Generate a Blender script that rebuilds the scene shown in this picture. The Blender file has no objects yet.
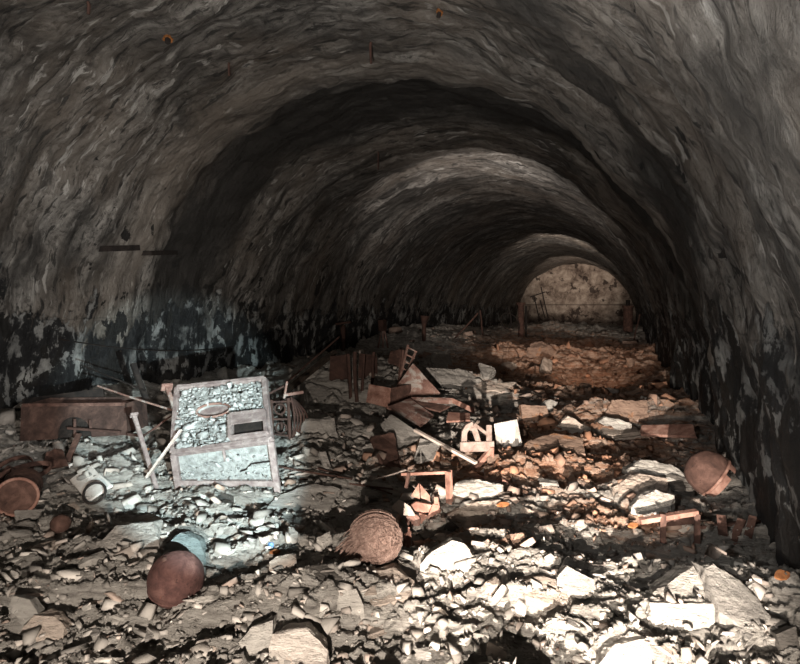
import bpy, bmesh, math, random
import numpy as np
from mathutils import Vector, Matrix, noise as mnoise

random.seed(7)
RNG = np.random.default_rng(7)
SC = bpy.context.scene
COL = SC.collection

# ------------------------------------------------------------------ camera
F = 560.0
CAMH = 1.5
YAW = math.atan(221.5 / F)
PITCH = math.atan(30 * math.cos(YAW) / F)
EYE = np.array([0.0, 0.0, CAMH])
FW = np.array([-math.sin(YAW) * math.cos(PITCH), math.cos(YAW) * math.cos(PITCH), -math.sin(PITCH)])
RT = np.array([math.cos(YAW), math.sin(YAW), 0.0])
UP = np.cross(RT, FW)
FH = np.array([-math.sin(YAW), math.cos(YAW), 0.0])     # level forward
cd = bpy.data.cameras.new('camera')
cam = bpy.data.objects.new('camera', cd)
COL.objects.link(cam)
cam.location = EYE
cam.rotation_euler = (math.pi / 2 - PITCH, 0, YAW)
cd.sensor_width = 36.0
cd.lens = F / 800 * 36.0
cd.clip_end = 200
SC.camera = cam

XC, RAD, SPR, YEND, YBACK = -3.1, 4.0, 0.3, 41.0, -6.0   # vault: axis, radius, springing height, far wall, open near end


def ray(px, py):
    return FW + RT * (px - 400) / F + UP * (332 - py) / F


def W(px, py, d):
    return EYE + ray(px, py) * d


def flat(px, py):
    r = ray(px, py)
    return (EYE + r * (-CAMH / r[2]))[:2]


def latdep(x, y):
    return x * RT[0] + y * RT[1], x * FH[0] + y * FH[1]


# ------------------------------------------------------------------ noise
def _hash(ix, iy, seed):
    h = (ix.astype(np.int64) * 374761393 + iy.astype(np.int64) * 668265263 + seed * 974711) & 0xFFFFFFFF
    h = ((h ^ (h >> 13)) * 1274126177) & 0xFFFFFFFF
    h = ((h ^ (h >> 16)) * 2246822519) & 0xFFFFFFFF
    h = h ^ (h >> 15)
    return (h & 0xFFFFFF) / float(0x1000000)


def vnoise(x, y, seed=0):
    ix, iy = np.floor(x), np.floor(y)
    fx, fy = x - ix, y - iy
    ux, uy = fx * fx * fx * (fx * (fx * 6 - 15) + 10), fy * fy * fy * (fy * (fy * 6 - 15) + 10)

    def g(dx, dy):
        a = _hash(ix + dx, iy + dy, seed) * 2 * np.pi
        return np.cos(a) * (fx - dx) + np.sin(a) * (fy - dy)
    a = g(0, 0) * (1 - ux) + g(1, 0) * ux
    b = g(0, 1) * (1 - ux) + g(1, 1) * ux
    return (a * (1 - uy) + b * uy) * 1.5


def fbm(x, y, seed=0, octaves=4, gain=.5):
    s, a, f = 0, 1.0, 1.0
    for o in range(octaves):
        s = s + a * vnoise(x * f + 13.7 * o, y * f - 7.1 * o, seed + o)
        a *= gain
        f *= 2.03
    return s


def plates(x, y, size, seed, aspect=1.6, off=1.0, tilt=.5, crack=.12):
    """shingled stone plates: every cell its own height and tilt, cracks between"""
    lx, ly = latdep(x, y)
    wx = vnoise(lx / size * .9, ly / size * .9, seed + 50) * .35
    wy = vnoise(lx / size * .9 + 9, ly / size * .9, seed + 51) * .35
    p, q = lx / (size * aspect) + wx, ly / size + wy
    ip, iq = np.floor(p), np.floor(q)
    f1 = np.full(p.shape, 9.0)
    f2 = np.full(p.shape, 9.0)
    hh = np.zeros(p.shape)
    for i in (-1, 0, 1):
        for j in (-1, 0, 1):
            a, b = ip + i, iq + j
            cx, cy = a + .1 + .8 * _hash(a, b, seed), b + .1 + .8 * _hash(a, b, seed + 1)
            dx, dy = p - cx, q - cy
            d = dx * dx + dy * dy
            o = (_hash(a, b, seed + 2) - .5) * off
            tx = (_hash(a, b, seed + 3) - .5) * 2 * tilt
            ty = (_hash(a, b, seed + 4) - .62) * 2 * tilt
            h = o + dx * tx + dy * ty
            near = d < f1
            f2 = np.where(near, f1, np.minimum(f2, d))
            hh = np.where(near, h, hh)
            f1 = np.where(near, d, f1)
    e = np.sqrt(f2) - np.sqrt(f1)
    return hh - .6 * np.clip(1 - e / crack, 0, 1)


def terrace(l, d, fl, fd, k, seed):
    q = (fbm(l * fl, d * fd, seed, 5, .55) + .25 * vnoise(l * fl * .3, d * fd * .3, seed + 9)) * k
    b = np.floor(q)
    f = q - b
    return (b + np.clip((f - .80) / .2, 0, 1) ** 2 + .25 * f) / k * 1.6


# ------------------------------------------------------------------ ground shape
MOUNDS = []


def mound(px, py, h, wl, wd, ang=0.0):
    x, y = flat(px, py)
    l, d = latdep(x, y)
    MOUNDS.append((l, d, h, wl, wd, math.cos(ang), math.sin(ang)))


# pile of scrap in the middle left, ridges, hollows
mound(365, 390, .58, 1.7, 1.5)
mound(290, 430, .22, 1.4, .8)
mound(650, 418, .22, 1.5, .33)
mound(470, 400, .27, 1.1, .6)
mound(700, 600, .12, .62, .34)
mound(560, 570, .05, .7, .22)
mound(310, 600, .09, .8, .16)
mound(430, 560, .06, .5, .2)
mound(120, 545, .09, .7, .3)
mound(560, 500, .10, .9, .35)
mound(600, 470, .10, .7, .4)
mound(60, 450, .18, 1.1, .8)
mound(130, 470, .12, .5, .4)
mound(740, 500, -.10, .5, .35)
mound(680, 548, -.10, .6, .16)
mound(560, 360, .35, 2.2, 1.5)
mound(560, 337, .5, 5.0, 2.5)
mound(400, 345, .45, 3.0, 4.0)


def base_h(x, y):
    l, d = latdep(x, y)
    h = .10 * vnoise(x * .55, y * .55, 3) + .06 * vnoise(x * 1.3, y * 1.3, 5)
    for (ml, md, mh, wl, wd, c, s) in MOUNDS:
        u, v = l - ml, d - md
        h = h + mh * np.exp(-((u * c + v * s) / wl) ** 2 - ((v * c - u * s) / wd) ** 2)
    h = h + .22 * np.exp(-((x + 7.1) / .9) ** 2) + .10 * np.exp(-((x - .9) / .35) ** 2)
    return h


def H(x, y):
    x = np.asarray(x, float)
    y = np.asarray(y, float)
    l, d = latdep(x, y)
    r = np.sqrt(x * x + y * y)
    rough = np.clip(.65 + .7 * vnoise(x * .8 + 5, y * .8, 21), .2, 1.3)
    h = base_h(x, y)
    far = np.clip((d - 6) / 8, 0, 1)
    h = h + .075 * plates(x, y, .42, 101, 2.2, .9, .7) * rough
    h = h + .22 * far * plates(x, y, 1.1, 141, 2.4, .9, .8, .1)
    # beds of slate: broken ledges, steep on the lee side
    h = h + .036 * terrace(l, d, 1.25, 3.3, 2.6, 401) * (1 + 1.2 * far)
    h = h + .020 * terrace(l, d, 3.6, 9.0, 2.4, 411)
    h = h + .008 * terrace(l, d, 9.0, 20.0, 2.2, 421)
    h = h + .026 * plates(x, y, .15, 202, 2.2, 1.0, .8) * (1.45 - .6 * rough)
    h = h + .016 * fbm(x * 9, y * 9, 31, 4, .6)
    return h


def ground(px, py, dmin=1.2):
    """the first point of the rubble that a line of sight through this pixel meets"""
    r = ray(px, py)
    ds = np.exp(np.linspace(math.log(dmin), math.log(44), 1400))
    P = EYE[None] + ds[:, None] * r[None]
    under = P[:, 2] < H(P[:, 0], P[:, 1])
    i = int(np.argmax(under)) if under.any() else len(ds) - 1
    a, b = ds[max(i - 1, 0)], ds[i]
    t = (a + b) / 2
    return EYE + r * t, t


def gz(p):
    return float(H(np.array([p[0]]), np.array([p[1]]))[0])


# ------------------------------------------------------------------ mesh building
ORG = {}


class MB:
    def __init__(s):
        s.v, s.f = [], []

    def add(s, vs, fs):
        b = len(s.v)
        s.v += [tuple(map(float, v)) for v in vs]
        s.f += [tuple(b + i for i in f) for f in fs]

    def prism(s, poly, n, t):
        """outline of world points thickened along n (unit) by t behind the outline"""
        k = len(poly)
        poly = [np.array(p, float) for p in poly]
        n = np.array(n, float)
        vs = poly + [p + n * t for p in poly]
        fs = [tuple(range(k)), tuple(range(2 * k - 1, k - 1, -1))]
        fs += [(i, i + k, (i + 1) % k + k, (i + 1) % k) for i in range(k)]
        s.add(vs, fs)

    def quad(s, pts, t, ragged=0.0, n=6, seed=0):
        """a sheet with four world corners, t thick, optionally ragged edges"""
        rr = random.Random(seed)
        pts = [np.array(p, float) for p in pts]
        nn = np.cross(pts[1] - pts[0], pts[3] - pts[0])
        nn /= np.linalg.norm(nn)
        if nn @ (pts[0] - EYE) < 0:
            nn = -nn
        out = []
        c = sum(pts) / len(pts)
        m = len(pts)
        for i in range(m):
            a, b = pts[i], pts[(i + 1) % m]
            for j in range(n if ragged else 1):
                p = a + (b - a) * (j / n)
                if ragged:
                    p = p + (p - c) * rr.uniform(-ragged, ragged * .4) + nn * rr.uniform(-.3, .3) * ragged * np.linalg.norm(b - a) * .3
                out.append(p)
        s.prism(out, nn, t)

    def bar(s, a, b, w, h=None, up=(0, 0, 1)):
        h = h or w
        a, b = np.array(a, float), np.array(b, float)
        z = (b - a) / np.linalg.norm(b - a)
        u = np.cross(z, up)
        if np.linalg.norm(u) < 1e-3:
            u = np.cross(z, (1, 0, 0))
        u /= np.linalg.norm(u)
        v = np.cross(u, z)
        vs = []
        for q in (a, b):
            for (i, j) in ((-1, -1), (1, -1), (1, 1), (-1, 1)):
                vs.append(q + u * i * w / 2 + v * j * h / 2)
        s.add(vs, [(3, 2, 1, 0), (4, 5, 6, 7), (0, 1, 5, 4), (1, 2, 6, 5), (2, 3, 7, 6), (3, 0, 4, 7)])

    def angle(s, a, b, w, t, up=(0, 0, 1)):
        """an L section bar"""
        a, b = np.array(a, float), np.array(b, float)
        z = (b - a) / np.linalg.norm(b - a)
        u = np.cross(z, up)
        u = u / max(np.linalg.norm(u), 1e-6)
        v = np.cross(u, z)
        sec = [(0, 0), (w, 0), (w, t), (t, t), (t, w), (0, w)]
        vs = [q + u * i + v * j for q in (a, b) for (i, j) in sec]
        fs = [tuple(range(5, -1, -1)), tuple(range(6, 12))] + [(i, (i + 1) % 6, (i + 1) % 6 + 6, i + 6) for i in range(6)]
        s.add(vs, fs)

    def tube(s, pts, r, n=8, closed=False, taper=None):
        pts = [np.array(p, float) for p in pts]
        m = len(pts)
        b = len(s.v)
        prev = None
        for i, p in enumerate(pts):
            t = pts[(i + 1) % m] - pts[i - 1] if closed else pts[min(i + 1, m - 1)] - pts[max(i - 1, 0)]
            t = t / max(np.linalg.norm(t), 1e-9)
            if prev is None:
                u = np.cross(t, (0, 0, 1))
                if np.linalg.norm(u) < .1:
                    u = np.cross(t, (1, 0, 0))
            else:
                u = prev - t * (prev @ t)
            u = u / max(np.linalg.norm(u), 1e-9)
            prev = u
            v = np.cross(t, u)
            rad = r * (taper[i] if taper else 1)
            for k in range(n):
                a = 2 * math.pi * k / n
                s.v.append(tuple(p + u * math.cos(a) * rad + v * math.sin(a) * rad))
        for i in range(m if closed else m - 1):
            j = (i + 1) % m
            for k in range(n):
                s.f.append((b + i * n + k, b + i * n + (k + 1) % n, b + j * n + (k + 1) % n, b + j * n + k))
        if not closed:
            s.f.append(tuple(b + k for k in range(n - 1, -1, -1)))
            s.f.append(tuple(b + (m - 1) * n + k for k in range(n)))

    def build(s, name, mat, parent=None, org=None, smooth=False, bevel=0.0):
        o0 = ORG[parent.name] if parent is not None else np.array(org if org is not None else (0, 0, 0), float)
        me = bpy.data.meshes.new(name)
        me.from_pydata([tuple(np.array(v) - o0) for v in s.v], [], s.f)
        bm = bmesh.new()
        bm.from_mesh(me)
        bmesh.ops.recalc_face_normals(bm, faces=bm.faces)
        if bevel:
            bmesh.ops.bevel(bm, geom=[e for e in bm.edges if len(e.link_faces) == 2 and e.calc_face_angle(0) > .6], offset=bevel, segments=1, affect='EDGES', clamp_overlap=True)
        bm.to_mesh(me)
        bm.free()
        if smooth:
            me.shade_smooth()
        me.materials.append(mat)
        o = bpy.data.objects.new(name, me)
        COL.objects.link(o)
        if parent is not None:
            o.parent = parent
        else:
            o.location = o0
        ORG[o.name] = o0
        return o


def tag(o, label=None, cat=None, group=None, kind=None):
    if label:
        o['label'] = label
    if cat:
        o['category'] = cat
    if group:
        o['group'] = group
    if kind:
        o['kind'] = kind
    return o


def thing(name, loc, label, cat, group=None):
    o = bpy.data.objects.new(name, None)
    o.empty_display_size = .1
    COL.objects.link(o)
    o.location = loc
    ORG[o.name] = np.array(loc, float)
    return tag(o, label, cat, group)


# ------------------------------------------------------------------ materials
class NT:
    def __init__(s, name, rough=.85, metal=0.0, spec=.3):
        s.m = bpy.data.materials.new(name)
        s.m.use_nodes = True
        s.t = s.m.node_tree
        s.b = s.t.nodes['Principled BSDF']
        s.b.inputs['Roughness'].default_value = rough
        s.b.inputs['Metallic'].default_value = metal
        s.b.inputs['Specular IOR Level'].default_value = spec

    def n(s, typ, **kw):
        nd = s.t.nodes.new(typ)
        for k, v in kw.items():
            if k in nd.inputs:
                nd.inputs[k].default_value = v
            else:
                setattr(nd, k, v)
        return nd

    def l(s, a, b):
        s.t.links.new(a, b)

    def noise(s, vec, scale, detail=5, rough=.6, dist=0.0, dims='3D'):
        nd = s.n('ShaderNodeTexNoise', noise_dimensions=dims)
        nd.inputs['Scale'].default_value = scale
        nd.inputs['Detail'].default_value = detail
        nd.inputs['Roughness'].default_value = rough
        nd.inputs['Distortion'].default_value = dist
        if vec is not None:
            s.l(vec, nd.inputs['Vector'])
        return nd.outputs['Fac']

    def mapping(s, vec, scale=(1, 1, 1), rot=(0, 0, 0), loc=(0, 0, 0)):
        nd = s.n('ShaderNodeMapping')
        nd.inputs['Scale'].default_value = scale
        nd.inputs['Rotation'].default_value = rot
        nd.inputs['Location'].default_value = loc
        s.l(vec, nd.inputs['Vector'])
        return nd.outputs['Vector']

    def ramp(s, fac, stops, interp='LINEAR'):
        nd = s.n('ShaderNodeValToRGB')
        cr = nd.color_ramp
        cr.interpolation = interp
        while len(cr.elements) < len(stops):
            cr.elements.new(.5)
        for e, (p, c) in zip(cr.elements, stops):
            e.position = p
            c = (c, c, c) if isinstance(c, (int, float)) else c
            e.color = (*c, 1)
        s.l(fac, nd.inputs['Fac'])
        return nd.outputs['Color']

    def mix(s, fac, a, b, typ='MIX'):
        nd = s.n('ShaderNodeMix', data_type='RGBA', blend_type=typ)
        for k, v in ((0, fac), (6, a), (7, b)):
            if isinstance(v, (int, float)):
                nd.inputs[k].default_value = v
            elif isinstance(v, tuple):
                nd.inputs[k].default_value = (*v, 1)
            else:
                s.l(v, nd.inputs[k])
        return nd.outputs[2]

    def math(s, op, a, b=None, c=None, clamp=False):
        nd = s.n('ShaderNodeMath', operation=op)
        nd.use_clamp = clamp
        for i, v in enumerate((a, b, c)):
            if v is None:
                continue
            if isinstance(v, (int, float)):
                nd.inputs[i].default_value = v
            else:
                s.l(v, nd.inputs[i])
        return nd.outputs[0]

    def bump(s, h, strength, dist):
        nd = s.n('ShaderNodeBump')
        nd.inputs['Strength'].default_value = strength
        nd.inputs['Distance'].default_value = dist
        s.l(h, nd.inputs['Height'])
        s.l(nd.outputs['Normal'], s.b.inputs['Normal'])

    def color(s, c):
        s.l(c, s.b.inputs['Base Color'])
        return s.m


def objco(t):
    return t.n('ShaderNodeTexCoord').outputs['Object']


def mat_metal(name, dark, mid, bright, scale=9.0, dust=None, dustamt=.5, metal=.15):
    t = NT(name, .85, metal)
    v = objco(t)
    a = t.noise(v, scale, 7, .65, .4)
    c = t.ramp(a, [(.30, dark), (.5, mid), (.68, bright)])
    sp = t.noise(v, scale * 4, 3, .7)
    c = t.mix(t.ramp(sp, [(.62, 0.0), (.72, .7)]), c, tuple(x * .45 for x in dark))
    if dust:
        d = t.noise(v, scale * .6, 6, .7, .6)
        c = t.mix(t.ramp(d, [(.58 - .25 * dustamt, 0.0), (.66 - .2 * dustamt, 1.0)]), c, dust)
    t.bump(t.noise(v, scale * 4, 8, .75), .8, .010)
    return t.color(c)


def mat_stone(name, a, b, vein=None, scale=5.0):
    t = NT(name, .9, 0, .2)
    v = objco(t)
    r = t.n('ShaderNodeObjectInfo').outputs['Random']
    P = t.n('ShaderNodeNewGeometry').outputs['Position']
    v2 = t.mapping(P, (2.2, 4.5, 10), (0, 0, -YAW))
    n1 = t.noise(v2, scale * .55, 12, .72, .5)
    c = t.ramp(n1, [(.32, a), (.66, b)])
    n2 = t.noise(P, scale * 4, 7, .75, .5)
    c = t.mix(t.ramp(n2, [(.32, .7), (.43, 0.0)]), c, tuple(x * .35 for x in a))
    if vein:
        c = t.mix(t.ramp(t.noise(v, scale * .8, 5, .6, 1.0), [(.56, 0.0), (.68, .85)]), c, vein)
    k = t.math('MULTIPLY_ADD', r, .5, .75)
    hs = t.n('ShaderNodeHueSaturation')
    t.l(k, hs.inputs['Value'])
    t.l(c, hs.inputs['Color'])
    t.bump(t.noise(v2, scale * 1.6, 9, .75), .9, .03)
    return t.color(hs.outputs['Color'])


M = {}
M['rust'] = mat_metal('rusty_iron', (.04, .024, .02), (.105, .058, .046), (.19, .11, .088))
M['rust_ball'] = mat_metal('rusty_round_iron', (.04, .02, .018), (.10, .048, .042), (.17, .09, .076), 12, (.42, .10, .035), -.26)
M['rust_pink'] = mat_metal('pink_rusted_steel', (.16, .075, .055), (.33, .18, .14), (.50, .32, .26), 9)
M['rust_dust'] = mat_metal('dusty_rusted_steel', (.12, .06, .05), (.24, .14, .115), (.36, .25, .21), 8, (.40, .36, .33), .25)
M['dark_iron'] = mat_metal('blackened_iron', (.01, .009, .009), (.025, .02, .018), (.05, .038, .032))
M['brown_iron'] = mat_metal('brown_scaled_iron', (.035, .02, .016), (.075, .042, .034), (.12, .065, .05), 7)
M['pale_metal'] = mat_metal('pale_pitted_enamel', (.45, .40, .36), (.62, .57, .53), (.74, .70, .66), 10, (.2, .1, .07), -.35, 0)
M['console_frame'] = mat_metal('weathered_mauve_steel', (.16, .115, .11), (.27, .215, .205), (.40, .34, .32), 14)
M['console_dust'] = mat_metal('dust_caked_steel', (.17, .17, .165), (.30, .31, .30), (.44, .45, .44), 22, (.26, .23, .21), -.2, 0)
M['casting'] = mat_metal('flaking_pink_iron', (.16, .11, .09), (.27, .21, .185), (.38, .31, .28), 12, (.2, .1, .07), -.2)
M['wood'] = mat_metal('dark_old_wood', (.02, .015, .012), (.05, .036, .028), (.10, .075, .055), 11, None, 0, 0)
M['lath'] = mat_metal('bleached_wood', (.38, .31, .27), (.52, .44, .39), (.64, .57, .52), 14, None, 0, 0)
M['fibre'] = mat_metal('rust_brown_fibre', (.13, .078, .063), (.27, .18, .148), (.42, .30, .255), 30, None, 0, 0)
M['bolt_rust'] = mat_metal('orange_bolt_rust', (.10, .035, .012), (.26, .10, .03), (.40, .17, .05), 30, None, 0, 0)
M['trough_rust'] = mat_metal('dark_scaled_rust', (.03, .019, .016), (.075, .045, .037), (.15, .09, .072), 7)
M['orange'] = mat_metal('orange_leaf', (.20, .075, .03), (.34, .14, .055), (.48, .24, .11), 20, None, 0, 0)
M['yellow'] = mat_metal('yellow_plastic', (.45, .33, .05), (.6, .45, .08), (.7, .55, .14), 20, None, 0, 0)
M['blue'] = mat_metal('blue_plastic', (.10, .22, .45), (.16, .32, .6), (.3, .45, .7), 20, None, 0, 0)
M['red'] = mat_metal('red_paint', (.20, .035, .025), (.34, .07, .05), (.42, .12, .09), 9, None, 0, 0)
M['stone_grey'] = mat_stone('grey_slate', (.22, .205, .19), (.42, .395, .365))
M['stone_pale'] = mat_stone('pale_stone', (.36, .335, .305), (.60, .57, .525))
M['stone_brown'] = mat_stone('rust_stained_slate', (.19, .125, .095), (.37, .26, .20), (.40, .19, .09))
M['stone_tan'] = mat_stone('tan_stone', (.34, .28, .235), (.54, .46, .40))
M['stone_dark'] = mat_stone('dark_slate', (.06, .055, .05), (.16, .145, .13))
M['stone_green'] = mat_stone('green_tinged_slate', (.13, .148, .145), (.25, .272, .26), (.25, .25, .17))
M['stone_rusty_tip'] = mat_stone('pale_stone_with_orange_stains', (.40, .35, .31), (.62, .57, .52), (.62, .28, .11), 3)


# stained ground: where iron has bled into the slate
STAINS = []
for (px, py, wl, wd, k) in ((575, 445, 1.0, 1.1, 1.0), (545, 475, .7, .5, .8), (570, 378, 2.6, 5.0, 1.0), (580, 350, 4.0, 8.0, .9),
                            (430, 470, .7, .8, .55), (470, 540, .5, .35, .6), (640, 520, .5, .25, .5), (600, 520, .5, .3, .4)):
    l, d = latdep(*flat(px, py))
    STAINS.append((l, d, wl, wd, k))


def stain(x, y):
    l, d = latdep(np.asarray(x), np.asarray(y))
    s = 0
    for (sl, sd, wl, wd, k) in STAINS:
        s = s + k * np.exp(-((l - sl) / wl) ** 2 - ((d - sd) / wd) ** 2)
    return np.clip(s, 0, 1)


def mat_floor():
    t = NT('slate_ground', .92, 0, .15)
    at = t.n('ShaderNodeAttribute', attribute_name='tint')
    v = objco(t)
    v2 = t.mapping(v, (1.2, 3.2, 9.0), (0, 0, -YAW))
    n1 = t.noise(v2, 3.0, 10, .68, .5)
    c = t.ramp(n1, [(.32, (.12, .11, .10)), (.45, (.36, .335, .305)), (.58, (.52, .49, .45)), (.74, (.66, .63, .59))])
    rs = t.ramp(n1, [(.30, (.18, .085, .055)), (.45, (.42, .235, .155)), (.60, (.58, .43, .34))])
    sm = t.math('ADD', at.outputs['Fac'], t.math('MULTIPLY_ADD', t.noise(v2, 1.6, 6, .65), 1.6, -.8))
    c = t.mix(t.ramp(sm, [(.38, 0.0), (.75, 1.0)]), c, rs)
    t.bump(t.noise(v2, 11, 11, .76, .4), 1.0, .05)
    return t.color(c)


def mat_rubble():
    t = NT('slate_rubble', .92, 0, .15)
    at = t.n('ShaderNodeAttribute', attribute_name='tint')
    v = objco(t)
    c = t.mix(t.ramp(t.noise(v, 9, 6, .7, .4), [(.3, .55), (.5, 0.0)]), at.outputs['Color'], (.10, .09, .08))
    t.bump(t.noise(v, 40, 6, .7), .6, .008)
    return t.color(c)


def mat_vault():
    t = NT('sooty_vault_lining', .62, 0, .4)
    uv0 = t.n('ShaderNodeUVMap', uv_map='lining').outputs['UV']
    geo = t.n('ShaderNodeNewGeometry')
    P = geo.outputs['Position']
    # bend the streaks so that no two run quite alike
    wn = t.n('ShaderNodeTexNoise', noise_dimensions='2D')
    wn.inputs['Scale'].default_value = .8
    wn.inputs['Detail'].default_value = 4
    t.l(uv0, wn.inputs['Vector'])
    va = t.n('ShaderNodeVectorMath', operation='MULTIPLY_ADD')
    t.l(wn.outputs['Color'], va.inputs[0])
    va.inputs[1].default_value = (.5, .32, 0)
    t.l(uv0, va.inputs[2])
    uv = va.outputs[0]
    sep = t.n('ShaderNodeSeparateXYZ')
    t.l(uv0, sep.inputs[0])
    U, V = sep.outputs[0], sep.outputs[1]
    sp = t.n('ShaderNodeSeparateXYZ')
    t.l(P, sp.inputs[0])
    Z = sp.outputs[2]
    st = t.mapping(uv, (.55, 2.9, 1), (0, 0, .14))
    n1 = t.noise(st, 1.5, 12, .66, .5)
    c = t.ramp(n1, [(.34, (.022, .02, .018)), (.46, (.11, .103, .095)), (.55, (.215, .203, .187)), (.68, (.37, .355, .33))])
    grit = t.noise(P, 11, 10, .78, .2)
    c = t.mix(t.ramp(grit, [(.38, .9), (.50, 0.0)]), c, (.035, .032, .03))
    blot = t.noise(t.mapping(uv, (.35, .5, 1)), 1.0, 5, .6, .3)
    c = t.mix(t.ramp(blot, [(.42, 0.0), (.66, .6)]), c, (.17, .135, .105))
    c = t.mix(t.ramp(t.noise(t.mapping(uv, (.5, 1.0, 1), (0, 0, .3), (7, 3, 0)), 1.5, 8, .7, .6), [(.52, 0.0), (.62, .75)]), c, (.04, .037, .034))
    # short pale scrapes
    sc = t.noise(t.mapping(uv, (2.6, 11, 1), (0, 0, .22)), 1.3, 5, .6, .4)
    gate = t.ramp(t.noise(t.mapping(uv, (.6, .9, 1), (0, 0, 0), (2, 9, 0)), 1.6, 4, .6), [(.44, 0.0), (.58, 1.0)])
    c = t.mix(t.math('MULTIPLY', t.ramp(sc, [(.565, 0.0), (.62, .9)]), gate), c, (.42, .405, .38))
    dk = t.noise(t.mapping(uv, (2.2, 12, 1), (0, 0, .1), (3, 1, 0)), 1.2, 5, .6, .4)
    c = t.mix(t.ramp(dk, [(.565, 0.0), (.62, .85)]), c, (.016, .015, .014))
    # deep soot bands where two castings meet, the lip's shade painted in with them
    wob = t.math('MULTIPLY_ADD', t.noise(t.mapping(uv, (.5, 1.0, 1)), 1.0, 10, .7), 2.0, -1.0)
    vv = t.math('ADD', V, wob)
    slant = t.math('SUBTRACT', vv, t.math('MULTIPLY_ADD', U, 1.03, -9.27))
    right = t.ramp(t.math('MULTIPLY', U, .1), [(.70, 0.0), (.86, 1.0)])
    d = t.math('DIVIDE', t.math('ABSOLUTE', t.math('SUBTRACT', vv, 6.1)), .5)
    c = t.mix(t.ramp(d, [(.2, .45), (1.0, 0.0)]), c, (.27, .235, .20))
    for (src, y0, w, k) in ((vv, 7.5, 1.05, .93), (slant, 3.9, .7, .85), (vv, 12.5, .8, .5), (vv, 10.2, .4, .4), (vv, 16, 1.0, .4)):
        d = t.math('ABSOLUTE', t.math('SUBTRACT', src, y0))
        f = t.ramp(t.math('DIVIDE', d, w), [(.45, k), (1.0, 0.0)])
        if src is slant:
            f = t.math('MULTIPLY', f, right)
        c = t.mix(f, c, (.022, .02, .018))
    # the paint of the lower wall: tar-black with pale scabs left on it
    pat = t.noise(t.mapping(P, (1.0, 1.0, .45)), 2.9, 12, .68, .25)
    zz = t.math('ADD', Z, t.math('MULTIPLY_ADD', pat, 3.4, -1.7))
    zz = t.math('ADD', zz, t.math('MULTIPLY_ADD', t.noise(P, .6, 2, .5), 1.0, -.5))
    black = t.math('MULTIPLY', zz, -9.0)
    black = t.math('ADD', black, 12.6, None, True)
    flake = t.noise(t.mapping(P, (1, 1, .62)), 4.6, 9, .62, .25)
    low = t.ramp(flake, [(.40, (.009, .009, .010)), (.515, (.022, .023, .024)), (.53, (.20, .202, .198)), (.66, (.38, .385, .372))])
    low = t.mix(t.ramp(t.noise(P, 17, 6, .7, .3), [(.60, 0.0), (.66, .7)]), low, (.20, .205, .20))
    low = t.mix(t.ramp(t.noise(P, .9, 5, .62), [(.37, .95), (.50, .0)]), low, (.010, .010, .011))
    c = t.mix(black, c, low)
    # scattered black chips above
    chip = t.noise(t.mapping(P, (1, 1, .6), (0, 0, 0), (1, 5, 2)), 3.6, 6, .62, .3)
    cm = t.math('ADD', chip, t.math('MULTIPLY', t.math('SUBTRACT', 2.2, Z), .06))
    c = t.mix(t.ramp(cm, [(.628, 0.0), (.634, 1.0)]), c, (.014, .013, .012))
    # shutter joint at head height
    ln = t.math('ABSOLUTE', t.math('SUBTRACT', t.math('ADD', Z, t.math('MULTIPLY_ADD', t.noise(P, 2, 2), .06, -.03)), 1.30))
    c = t.mix(t.ramp(ln, [(.003, .45), (.009, 0.0)]), c, (.02, .018, .016))
    hgt = t.math('ADD', n1, t.math('MULTIPLY', sc, .5))
    hgt = t.math('ADD', hgt, t.math('MULTIPLY', grit, .8))
    hgt = t.math('SUBTRACT', hgt, t.math('MULTIPLY', black, .3))
    t.bump(hgt, 1.0, .06)
    return t.color(c)


def mat_endwall():
    t = NT('stained_end_wall', .85, 0, .2)
    P = objco(t)
    n = t.noise(P, 1.5, 10, .72, .3)
    c = t.ramp(n, [(.36, (.08, .06, .05)), (.48, (.25, .205, .17)), (.62, (.46, .40, .34))])
    c = t.mix(t.ramp(t.noise(P, 1.6, 4, .6), [(.58, 0.0), (.61, .9)]), c, (.04, .03, .026))
    sp = t.n('ShaderNodeSeparateXYZ')
    t.l(P, sp.inputs[0])
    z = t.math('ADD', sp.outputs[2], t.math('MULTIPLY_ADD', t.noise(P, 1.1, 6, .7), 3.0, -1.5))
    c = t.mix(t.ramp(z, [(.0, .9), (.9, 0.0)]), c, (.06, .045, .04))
    ln = t.math('ABSOLUTE', t.math('SUBTRACT', sp.outputs[2], 1.46))
    c = t.mix(t.ramp(ln, [(.02, .6), (.08, 0.0)]), c, (.05, .035, .03))
    t.bump(n, .6, .08)
    return t.color(c)


# ------------------------------------------------------------------ setting
def grid_mesh(name, verts, nu, nv, mat, close_u=False, keep=None):
    idx = np.arange(nu * nv).reshape(nv, nu)
    if close_u:
        nx = np.concatenate([idx[:, 1:], idx[:, :1]], 1)
        q = np.stack([idx[:-1], nx[:-1], nx[1:], idx[1:]], -1).reshape(-1, 4)
    else:
        q = np.stack([idx[:-1, :-1], idx[:-1, 1:], idx[1:, 1:], idx[1:, :-1]], -1).reshape(-1, 4)
    if keep is not None:
        q = q[keep[q].any(1)]
        used = np.zeros(len(verts), bool)
        used[q.ravel()] = True
        remap = np.cumsum(used) - 1
        q = remap[q]
        verts = verts[used]
    me = np_mesh(name, verts, q)
    me.materials.append(mat)
    o = bpy.data.objects.new(name, me)
    COL.objects.link(o)
    tag(o, kind='structure')
    return o, q


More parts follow.
